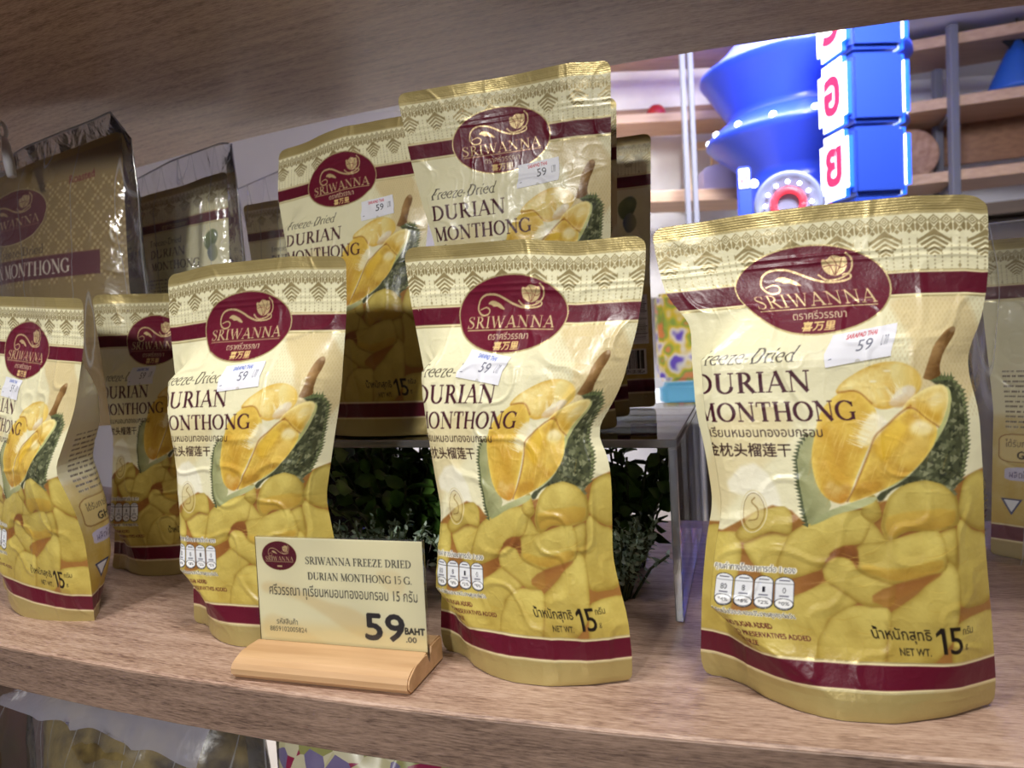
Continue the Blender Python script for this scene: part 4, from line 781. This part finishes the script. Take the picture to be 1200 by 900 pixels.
# ------------------------------------------------------------------ artificial plants under the riser
M_LEAF = noisy('glossy_leaf', rgb(44, 78, 34), rgb(92, 130, 52), 70, .35); M_STEM = mat('plant_stem', rgb(60, 74, 40), .6)
M_FROST = noisy('frosted_leaf', rgb(150, 178, 156), rgb(190, 206, 188), 120, .6)
def leaf(V, Fc, p, d, nrm, L, W):
    s = d.cross(nrm).normalized(); k = len(V)
    for t, w_, h in ((0, .12, 0), (.3, .9, .06), (.62, .95, .03), (1, .04, -.1)):
        q = p + d * (L * t) + nrm * (L * h); V.append(q + s * (W * w_ / 2) + nrm * (W * .1)); V.append(q); V.append(q - s * (W * w_ / 2) + nrm * (W * .1))
    for i in range(3):
        for j in range(2): a = k + i * 3 + j; Fc.append((a, a + 1, a + 4, a + 3))
def plant(label, c, h, spread, nst, nl, L, W, m, seed, name='artificial_plant', group='artificial plants under the riser'):
    r = random.Random(seed); t = thing(name, label, 'plant', (c[0], c[1], 0), (0, 0, 0), group); V = []; Fc = []; bm = bmesh.new()
    for i in range(nst):
        a = r.uniform(0, 6.28); rr = spread * math.sqrt(r.random()); tip = Vector((rr * math.cos(a) * 1.3, rr * math.sin(a) * .8, h * r.uniform(.5, 1)))
        b = Vector((tip.x * .3, tip.y * .3, .0005)); mid = (b + tip) / 2 + Vector((0, 0, h * .1)); pts = [b, (b + mid) / 2, mid, (mid + tip) / 2, tip]; tube(bm, pts, .0009, 5)
        for k in range(nl):
            f = .25 + .75 * k / nl; p = b.lerp(mid, f * 2) if f < .5 else mid.lerp(tip, f * 2 - 1)
            d = Vector((r.uniform(-1, 1), r.uniform(-1, .7), r.uniform(-.3, .9))).normalized(); nn = (d.orthogonal() + Vector((0, 0, .6))).normalized()
            leaf(V, Fc, p, d, nn, L * r.uniform(.7, 1.2), W * r.uniform(.8, 1.2))
    for v in V: v.z = max(v.z, .001); v.z = min(v.z, .0985)
    mesh_obj('foliage', V, Fc, m, t, True); bm_obj('stem', bm, M_STEM, t, True)
plant('dark leafy artificial plant under the left half of the riser', (-.085, .540), .097, .055, 60, 11, .017, .011, M_LEAF, 1)
plant('dark leafy artificial plant under the middle of the riser', (.0, .525), .097, .045, 50, 11, .017, .011, M_LEAF, 2)
plant('green leafy artificial plant by the right leg of the riser', (.075, .505), .095, .034, 34, 9, .016, .010, M_LEAF, 3)
plant('frosted fine-leaved artificial plant beside the price sign', (-.098, .478), .052, .032, 46, 22, .0055, .0024, M_FROST, 4)
plant('frosted fine-leaved artificial plant right of the middle front pouch', (.058, .445), .052, .026, 44, 22, .0055, .0024, M_FROST, 5)
plant('frosted fine-leaved artificial plant behind the middle front pouch', (-.03, .462), .048, .026, 40, 20, .0055, .0024, M_FROST, 6)

# ------------------------------------------------------------------ packs on the shelf below
M_DRY = noisy('dried_fruit', rgb(150, 130, 76), rgb(70, 54, 34), 55, .3, .6)
def low_pack(label, c, yaw, w_, d, h, m, seed, name='snack_pack'):
    t = thing(name, label, 'snack pack', (c[0], c[1], -.374), (0, 0, yaw)); nu, nv = 90, 70
    u = np.linspace(-1, 1, nu); zf = np.linspace(0, 1, nv); n1 = 1 - np.abs(value_noise(nv, nu, 12, seed) * 2 - 1); n2 = value_noise(nv, nu, 5, seed + 1)
    for s in (-1, 1):
        P = np.zeros((nv, nu, 3)); P[:, :, 0] = u[None] * w_ * (1 - .06 * zf[:, None]); P[:, :, 2] = zf[:, None] * h * (1 - .03 * u[None] ** 2) + zf[:, None] ** 6 * (value_noise(nv, nu, 20, seed + 4) - .5) * 14
        env = np.interp(zf, [0, .1, .7, .9, 1], [1, 1, .95, .6, .03])[:, None] * (1 - np.abs(u[None]) ** 3)
        P[:, :, 1] = s * (env * d + env * (n1 * 7 + n2 * 2)); put_grid('front_film' if s < 0 else 'back_film', P, None, m, t, s > 0)
    return t
M_DARKF = noisy('dark_pack_film', rgb(110, 56, 58), rgb(92, 86, 52), 14, .25, .2)
low_pack('dark pack of dried fruit under clear film, bottom left below the shelf', (-.274, .490), -.35, 98, 40, 316, M_DRY, 7)
low_pack('maroon and olive pack at the bottom left corner below the shelf', (-.420, .572), -.35, 56, 32, 318, M_DARKF, 8)
def col_mat():
    m = mat('patterned_film', None, .3); n, l, p = nodes(m); tc = n.new('ShaderNodeTexCoord'); v = n.new('ShaderNodeTexVoronoi'); v.inputs['Scale'].default_value = 70; l.new(tc.outputs['Object'], v.inputs['Vector'])
    r = n.new('ShaderNodeValToRGB'); e = r.color_ramp.elements; r.color_ramp.interpolation = 'CONSTANT'
    e[0].color = rgb(150, 40, 80); e[1].position = .8; e[1].color = rgb(206, 200, 170)
    for ps, c in ((.25, rgb(196, 190, 150)), (.45, rgb(120, 110, 150)), (.62, rgb(150, 150, 90))): k = e.new(ps); k.color = c
    sp = n.new('ShaderNodeSeparateColor'); l.new(v.outputs['Color'], sp.inputs[0]); l.new(sp.outputs[0], r.inputs[0]); l.new(r.outputs[0], p.inputs['Base Color']); return m
low_pack('colourful pink and cream snack pack below the shelf, under the price sign', (-.112, .450), -.3, 66, 28, 312, col_mat(), 9)
def cello(label, c, yaw, wl, wr, H, T, depth, seed): return bag(label, c, -.3748, math.degrees(yaw), wl, wr, H, T, depth, seed, group='clear cellophane bags on the lower shelf')
cello('clear bag with folded flap at the bottom left below the shelf', (-.274, .490), -.35, 106, 108, 338, ((-106, 2), (0, 4), (108, 0)), 44, 45)
cello('clear crumpled bag at the bottom left corner of the picture', (-.420, .572), -.35, 64, 62, 338, ((-68, 2), (0, 4), (68, 0)), 40, 46)

# folded pale flap of the larger bag, hanging forward just under the shelf edge
M_FLAP = clear_mat('folded_film', gloss=.03, haze=.55, rough=.12, bump=.2, bscale=30, ior=1.2, hcol=(.72, .72, .9, 1))
def flap(parent_label):
    par = next(o for o in bpy.data.objects if o.get('label') == parent_label); nu, nv = 60, 14; u = np.linspace(-102, 104, nu); v = np.linspace(0, 1, nv); n1 = value_noise(nv, nu, 9, 77); n2 = 1 - np.abs(value_noise(nv, nu, 7, 78) * 2 - 1)
    P = np.zeros((nv, nu, 3)); P[:, :, 0] = u[None] + 2 * (n1 - .5); P[:, :, 2] = 339 - v[:, None] * (22 + 12 * np.clip(u[None] / 104, -.6, 1)) - n2 * 3 + n1 * 2; P[:, :, 1] = -16 - 34 * np.sin(v[:, None] * 1.2) - n1 * 5 - n2 * 5
    put_grid('folded_flap', P, None, M_FLAP, par)
flap('clear bag with folded flap at the bottom left below the shelf')

# ------------------------------------------------------------------ the shop behind
M_WALL = noisy('painted_wall', rgb(222, 220, 226), rgb(228, 226, 230), 2, .8); M_FLOOR = noisy('floor_tile', rgb(176, 166, 156), rgb(190, 182, 172), 3, .35); M_CEIL = mat('ceiling_paint', rgb(214, 214, 220), .9)
structure(box('floor', (0, 1, -1.15), (10, 12, .1), M_FLOOR)); structure(box('ceiling', (0, 1, 1.95), (10, 12, .1), M_CEIL))
structure(box('wall_back', (0, 5.6, .4), (10, .1, 3.0), M_WALL)); structure(box('wall_left', (-4.95, 1, .4), (.1, 12, 3.0), M_WALL)); structure(box('wall_right', (4.95, 1, .4), (.1, 12, 3.0), M_WALL)); structure(box('wall_front', (0, -4.95, .4), (10, .1, 3.0), M_WALL))
M_BOARD = noisy('beech_board', rgb(196, 160, 132), rgb(178, 142, 116), 8, .5, stretch=(.4, 6, 6)); M_BROWN = noisy('brown_wood', rgb(150, 106, 76), rgb(130, 90, 64), 8, .5, stretch=(.4, 6, 6))
def bar(name, a, b, wd, ht, m, parent=None):
    """a straight board from a to b"""
    a, b = Vector(a), Vector(b); x = (b - a).normalized(); y = Vector((0, 0, 1)).cross(x).normalized(); z = x.cross(y); c = (a + b) / 2
    M = Matrix(((x.x, y.x, z.x, c.x), (x.y, y.y, z.y, c.y), (x.z, y.z, z.z, c.z), (0, 0, 0, 1))); bm = bmesh.new(); add_box(bm, (0, 0, 0), ((b - a).length, wd, ht), M, .003, 1); return bm_obj(name, bm, m, parent)
def upright(name, p, z0, z1, s, m, parent):
    bm = bmesh.new(); add_box(bm, (p[0], p[1], (z0 + z1) / 2), (s, s, z1 - z0), None, .003, 1); return bm_obj(name, bm, m, parent)
# right wall unit
M_POST = mat('painted_post', rgb(120, 120, 132), .5, .1)
ru = thing('wall_shelving', 'tall steel and beech shelving behind the blue sign tower at upper right', 'shelving', (1.9, 3.2, -1.1))
def kp(o): o.matrix_parent_inverse = Matrix.Translation(-Vector(o.parent.location)); return o
dirx = Vector((.93, -.36, 0)); bk = Vector((.36, .93, 0))
p1 = Vector((2.7728, 4.4915, 1.4240)); p2 = p1 + bk * .5
for p in (p1, p2):
    kp(upright('post', p, -1.1, 1.88, .05, M_POST, ru)); kp(upright('post', p + dirx * 1.4, -1.1, 1.88, .05, M_POST, ru))
zb = [Vector((2.7734, 4.4922, 1.4343)).z, Vector((2.7470, 4.4632, 0.9909)).z, Vector((2.7955, 4.5165, 1.8056)).z, -.35, -.8]
for z in zb:
    c = Vector((p1.x, p1.y, z)) + bk * .27; kp(bar('shelf_board', c - dirx * .47, c + dirx * 1.6, .5, .065, M_BOARD, ru))
for z in zb[:2]:
    c = Vector((p1.x, p1.y, z - .05)); kp(bar('bracket', c, c + bk * .5, .018, .03, M_POST, ru))
q = p1 + bk * .6; q.z = Vector((2.7636, 4.4814, 1.2693)).z + .03; kp(bar('back_rail', q - dirx * .45, q + dirx * 1.5, .04, .3, M_BROWN, ru))
# left wall unit
lu = thing('wall_shelving', 'pale shelving with twin steel posts and a brown rail, behind the backwards riser pouch', 'shelving', (.8, 4.3, -1.1))
for q in (Vector((0.9310, 3.6690, 1.1055)), Vector((0.9691, 3.6689, 1.1033))): kp(upright('post', q, -1.1, 1.8, .026, M_POST, lu))
kp(bar('rail', Vector((0.6995, 4.3913, 1.4235)), Vector((1.6121, 4.3917, 1.4301)), .05, .07, M_BROWN, lu)); kp(bar('shelf_board', Vector((0.5283, 4.0540, 0.8634)), Vector((1.4701, 4.0528, 0.8452)), .35, .06, M_BOARD, lu)); kp(bar('shelf_board', Vector((0.5811, 4.2857, 1.3411)), Vector((1.5705, 4.2851, 1.3319)), .3, .05, M_BOARD, lu)); kp(bar('shelf_board', Vector((0.5769, 4.1074, 1.6790)), Vector((1.6601, 4.1062, 1.6619)), .35, .06, M_BOARD, lu))
kp(bar('back_panel', Vector((0.5541, 4.5748, 1.1644)), Vector((1.6664, 4.5732, 1.1408)), .03, 1.6, M_PALE, lu))
M_CREAMF = mat('cream_frame', rgb(236, 206, 160), .6)
fr = thing('picture_frame', 'cream lit cabinet frame on the pale shelving', 'frame', Vector((1.1960, 4.3689, 1.0806)))
for a, b in ((Vector((1.0933, 4.3785, 1.2283)), Vector((1.3060, 4.3784, 1.2258))), (Vector((1.0771, 4.3607, 0.9561)), Vector((1.2898, 4.3606, 0.9537)))): bar('frame_rail', a - fr.location, b - fr.location, .03, .04, M_CREAMF, fr)
for q in (Vector((1.1158, 4.3698, 1.0955)), Vector((1.2774, 4.3692, 1.0859))): o = upright('frame_stile', q - fr.location, -.16, .16, .04, M_CREAMF, fr)
def arch_box(label, c, w_, h, d, m):
    bm = bmesh.new(); n = 12; pr = [(-w_ / 2, 0)] + [(-w_ / 2 * math.cos(t), h * .78 + h * .22 * math.sin(t)) for t in np.linspace(0, math.pi, n)] + [(w_ / 2, 0)]
    a = [bm.verts.new((x, 0, z)) for x, z in pr]; b = [bm.verts.new((x, d, z)) for x, z in pr]
    for i in range(len(pr)): bm.faces.new((a[i], a[(i + 1) % len(pr)], b[(i + 1) % len(pr)], b[i]))
    bm.faces.new(a); bm.faces.new(b[::-1]); o = bm_obj('gift_box', bm, m); o.location = c; return tag(o, label, 'box')
arch_box('lilac arched box on the pale shelf left of the blue column', Vector((1.2020, 4.0041, 0.8655)), .19, .17, .12, mat('lilac_card', rgb(166, 158, 196), .6))
bm = bmesh.new(); bmesh.ops.create_icosphere(bm, subdivisions=3, radius=.055); o = bm_obj('red_ball', bm, noisy('red_lacquer', rgb(190, 40, 48), rgb(206, 56, 60), 20, .4), None, True); o.location = Vector((0.9151, 4.2385, 1.3850)); tag(o, 'small red ball above the brown rail', 'ball')
bm = bmesh.new(); lathe(bm, [(.02, -.02), (.16, -.022), (.172, -.012), (.172, .012), (.16, .022), (.02, .02)], 48); o = bm_obj('round_tray', bm, noisy('woven_wood', rgb(186, 150, 130), rgb(156, 118, 100), 30, .6, .3), None, True); q = p1 + bk * .3 - dirx * .2; o.location = (q.x, q.y, zb[1] + .033 + .170); o.rotation_euler = (math.pi / 2 - .1, .0, -.35); tag(o, 'round wooden tray standing on the right shelving beside the sign tower', 'tray')

# blue tiered column with lights, on a dark counter
M_BLUE = mat('blue_plastic', rgb(48, 76, 222), .3); M_LED = mat('led', rgb(255, 255, 255), .3, Emission_Color=(.75, .88, 1, 1), Emission_Strength=7.0)
CT = CAM_H + .31
cn = thing('counter', 'dark wooden counter carrying the blue column and the sign tower', 'counter', (1.72, 3.0, -1.1), (0, 0, math.radians(-26)))
M_DKW = noisy('dark_wood', rgb(62, 48, 40), rgb(48, 36, 30), 8, .5, stretch=(.4, 6, 6))
bm = bmesh.new(); add_box(bm, (0, 0, (CT + 1.06) / 2), (1.5, 1.7, CT + 1.06), None, .006); bm_obj('counter_body', bm, M_DKW, cn); bm = bmesh.new(); add_box(bm, (0, 0, CT + 1.08), (1.56, 1.76, .04), None, .004); bm_obj('counter_top', bm, M_DKW, cn)
K = 3.6 / 2.8; cc = Vector((1.4904, 3.6076, 0.1664)); bl = thing('blue_column', 'glossy blue tiered column with flared rims and white lights, left of the sign tower', 'display column', (cc.x, cc.y, CT + .001))
h0 = CAM_H - CT; bm = bmesh.new(); lathe(bm, [(r * K, h0 + z * K) for r, z in ((.215, -h0 / K), (.215, .50), (.205, .51), (.208, .545), (.222, .565), (.340, .665), (.356, .682), (.354, .692), (.35, .70), (.288, .75), (.272, .765), (.278, .785), (.356, .905), (.372, .925), (.370, .936), (.350, .945), (.29, .995), (.275, 1.01), (.1, 1.2))], 72); bm_obj('tiered_body', bm, M_BLUE, bl, True)
for k in range(16):
    a = k * 2 * math.pi / 16 + .12; bm = bmesh.new(); bmesh.ops.create_icosphere(bm, subdivisions=2, radius=.016); o = bm_obj('bulb', bm, M_LED, bl, True); o.location = (.343 * K * math.cos(a), .343 * K * math.sin(a), h0 + .703 * K)
# sign tower of lit cubes
M_CUBE = mat('blue_sign_body', rgb(32, 58, 150), .35); M_LIT = mat('lit_white_panel', rgb(255, 255, 255), .4, Emission_Color=(.86, .93, 1, 1), Emission_Strength=1.5); M_EDGE = mat('blue_led_edge', rgb(20, 60, 220), .4, Emission_Color=(.02, .16, 1, 1), Emission_Strength=1.5); M_RED = mat('red_sign_letter', rgb(226, 20, 70), .5, Emission_Color=(.8, .02, .10, 1), Emission_Strength=.7)
def text_mesh(name, body, size_h, depth, m, parent, M, size_w=None, off=.02):
    v, t = text_tris(body, off); mn, mx = v.min(0), v.max(0); k = size_h / (mx[1] - mn[1]); kx = (size_w / (mx[0] - mn[0])) if size_w else k
    p = (v - (mn + mx) / 2) * (kx, k); n = len(p); V = [M @ Vector((a, b, 0)) for a, b in p] + [M @ Vector((a, b, depth)) for a, b in p]
    Fc = [tuple(q[::-1]) for q in t] + [tuple(q + n) for q in t]; ed = {}
    for q in t:
        for i in range(3): e = (q[i], q[(i + 1) % 3]); ed[e] = 1
    for a, b in ed:
        if (b, a) not in ed: Fc.append((a, b, b + n, a + n))
    return mesh_obj(name, V, Fc, m, parent)
fx = Vector((1.3897, 2.8054, 0.1596)); tw = thing('sign_tower', 'stack of blue cubes with lit white faces and red Thai letters', 'sign', (fx.x, fx.y, CT + .001)); SX, SY, SZ = .205, .205, .252
Rz = Matrix.Rotation(math.radians(5), 4, 'Z'); ax = Rz @ Vector((1, 0, 0)); b0 = CAM_H - CT
for k, ch in enumerate('ยอร'):
    zc = b0 + .566 + k * .264
    bm = bmesh.new(); add_box(bm, (0, 0, zc), (SX, SY, SZ), Rz, .016, 4); cb = bm_obj('sign_cube', bm, M_CUBE, tw)
    for s in (-1, 1):
        bm = bmesh.new(); add_box(bm, (s * (SX / 2 + .009), 0, zc), (.018, SY * .97, SZ * .97), None, .0); es = [e for e in bm.edges if abs(e.verts[0].co.x - e.verts[1].co.x) > .01]; bmesh.ops.bevel(bm, geom=es, offset=.03, segments=4, affect='EDGES'); bmesh.ops.transform(bm, matrix=Rz, verts=bm.verts)
        o = bm_obj('lit_panel', bm, [M_LIT, M_EDGE], cb)
        for p in o.data.polygons: p.material_index = 0 if abs(p.normal.dot(ax)) > .9 else 1
        M = Rz @ Matrix.Translation((s * (SX / 2 + .0185), 0, zc)) @ Matrix(((0, 0, s, 0), (s, 0, 0, 0), (0, 1, 0, 0), (0, 0, 0, 1)))
        text_mesh('letter', ch, SZ * .58, .004, M_RED, cb, M, SY * .54, .035)
bm = bmesh.new(); add_box(bm, (0, 0, (b0 + .566 - .13) / 2), (SX * .9, SY * .9, b0 + .566 - .13), Rz, .006, 2); bm_obj('plinth', bm, M_CUBE, tw)
# round lamps and a small lit sign in front of the column
M_GREYD = mat('grey_plastic', rgb(120, 126, 156), .35); M_RING = mat('red_glow', rgb(220, 40, 60), .4, Emission_Color=(.9, .06, .1, 1), Emission_Strength=1.0)
def disc_lamp(label, c, r):
    t = thing('round_lamp', label, 'lamp', (c.x, c.y, CT + .001), (0, 0, math.radians(-22))); zc = c.z - CT; Mx = Matrix.Translation((0, 0, zc)) @ Matrix.Rotation(math.radians(90), 4, 'X')
    def put(name, bm, m, sm=True): bmesh.ops.transform(bm, matrix=Mx, verts=bm.verts); return bm_obj(name, bm, m, t, sm)
    bm = bmesh.new(); lathe(bm, [(r * .2, -.05), (r * .95, -.05), (r, -.03), (r, .01), (r * .93, .02), (r * .84, .006), (r * .1, .004)], 48); put('housing', bm, M_GREYD)
    bm = bmesh.new(); ring = [(r * .42 * math.cos(a), r * .42 * math.sin(a), .016) for a in np.linspace(0, 2 * math.pi, 33)]; tube(bm, ring, r * .10, 8); put('red_ring', bm, M_RING)
    for k in range(12): a = k * math.pi / 6; bm = bmesh.new(); bmesh.ops.create_icosphere(bm, subdivisions=2, radius=r * .055); bmesh.ops.translate(bm, vec=(r * .66 * math.cos(a), r * .66 * math.sin(a), .018), verts=bm.verts); put('bulb', bm, M_LED)
    st = bmesh.new(); tube(st, [(0, .02, zc - r * .9), (0, .02, 0)], .012, 8); bm_obj('stand', st, M_GREYD, t, True)
disc_lamp('round grey lamp with a red ring of lights below the blue column', Vector((1.0076, 2.5818, 0.5715)), .115)
disc_lamp('round grey lamp half hidden behind the sign tower', Vector((1.4488, 3.0871, 0.6362)), .12)
c = Vector((0.9200, 2.7799, 0.6885)); mt = thing('small_sign', 'small lit blue sign with a red Thai letter left of the round lamp', 'sign', (c.x, c.y, CT + .001), (0, 0, -.3))
zc = c.z - CT; bm = bmesh.new(); add_box(bm, (0, 0, zc / 2 + .02), (.05, .05, zc + .08), None, .006); bm_obj('sign_body', bm, M_BLUE, mt)
bm = bmesh.new(); add_box(bm, (0, -.028, zc + .015), (.036, .006, .07), None, .002, 1); bm_obj('lit_panel', bm, M_LIT, mt); text_mesh('letter', 'อ', .032, .002, M_RED, mt, Matrix.Translation((0, -.0315, zc + .01)) @ Matrix(((1, 0, 0, 0), (0, 0, -1, 0), (0, 1, 0, 0), (0, 0, 0, 1))))
bm = bmesh.new(); bmesh.ops.create_icosphere(bm, subdivisions=2, radius=.015); o = bm_obj('bulb', bm, M_LED, mt, True); o.location = (.035, -.012, zc - .005)
# camera dome, star lantern
cm = thing('security_camera', 'white dome security camera high on the back wall', 'camera', Vector((3.5365, 5.3376, 2.1018)), (.4, 0, 0)); bm = bmesh.new(); lathe(bm, [(.07, .05), (.075, .0), (.06, -.02), (.03, -.03)], 24); bm_obj('housing', bm, mat('white_shell', rgb(220, 220, 224), .4), cm, True); bm = bmesh.new(); bmesh.ops.create_uvsphere(bm, u_segments=20, v_segments=12, radius=.045); o = bm_obj('lens_dome', bm, mat('black_gloss', rgb(16, 16, 20), .15), cm, True); o.location = (0, -.015, -.035)
q = p1 + bk * .15 + dirx * .37; ln = thing('star_lantern', 'blue cone lantern with a black star on top at the upper right edge', 'lantern', (q.x, q.y, zb[0] + .034)); ln.scale = (1.5, 1.5, 1.5); bm = bmesh.new(); lathe(bm, [(.11, 0), (.11, .012), (.05, .14), (.015, .20)], 32); bm_obj('cone_shade', bm, mat('blue_card', rgb(36, 86, 170), .5), ln, True)
bm = bmesh.new(); pts = [((.075 if k % 2 == 0 else .032) * math.sin(k * math.pi / 5), (.075 if k % 2 == 0 else .032) * math.cos(k * math.pi / 5) + .19) for k in range(10)]; a = [bm.verts.new((x, -.008, z)) for x, z in pts]; b = [bm.verts.new((x, .008, z)) for x, z in pts]
for i in range(10): bm.faces.new((a[i], a[(i + 1) % 10], b[(i + 1) % 10], b[i]))
bm.faces.new(a); bm.faces.new(b[::-1]); tube(bm, [(0, 0, .25), (0, 0, .62)], .004, 6); bm_obj('black_star', bm, mat('black_card', rgb(24, 24, 28), .5), ln)
# goods glimpsed between the pouches
gt = thing('display_table', 'white table of snack packs seen between the pouches', 'table', Vector((0.4670, 1.9909, -0.0374))); tz = gt.location.z
bm = bmesh.new(); add_box(bm, (0, .1, -.02), (.9, .7, .04), None, .004); bm_obj('table_top', bm, mat('white_top', rgb(236, 238, 242), .4), gt)
for sx in (-.4, .4):
    for sy in (-.2, .4): bm = bmesh.new(); add_box(bm, (sx, sy, -.02 - (tz + 1.06) / 2), (.04, .04, tz + 1.06), None, .003); bm_obj('leg', bm, M_STEEL, gt)
def gift(label, c, w_, h, m):
    bm = bmesh.new(); add_box(bm, (0, 0, h / 2), (w_, .06, h), None, .012, 3); o = bm_obj('snack_pack', bm, m); o.location = c; tag(o, label, 'snack pack', 'snack packs on the white table')
def patt():
    m = mat('yellow_purple_print', None, .4); n, l, p = nodes(m); tc = n.new('ShaderNodeTexCoord'); nz = n.new('ShaderNodeTexNoise'); nz.inputs['Scale'].default_value = 22; nz.inputs['Detail'].default_value = 1; l.new(tc.outputs['Object'], nz.inputs['Vector'])
    r = n.new('ShaderNodeValToRGB'); e = r.color_ramp.elements; e[0].position = .34; e[0].color = rgb(120, 90, 200); e[1].position = .66; e[1].color = rgb(240, 150, 90)
    for ps, c in ((.42, rgb(250, 236, 220)), (.5, rgb(240, 206, 60)), (.58, rgb(150, 180, 80))): k = e.new(ps); k.color = c
    l.new(nz.outputs[0], r.inputs[0]); l.new(r.outputs[0], p.inputs['Base Color']); return m
MP = patt()
gift('yellow and purple printed pack on the white table, behind the large right pouch', Vector((0.4609, 1.9946, 0.0194)), .11, .24, MP)
gift('pale blue box in front of the yellow and purple pack', Vector((0.4476, 1.8907, -0.0363)), .12, .06, mat('pale_blue_card', rgb(120, 200, 236), .5))
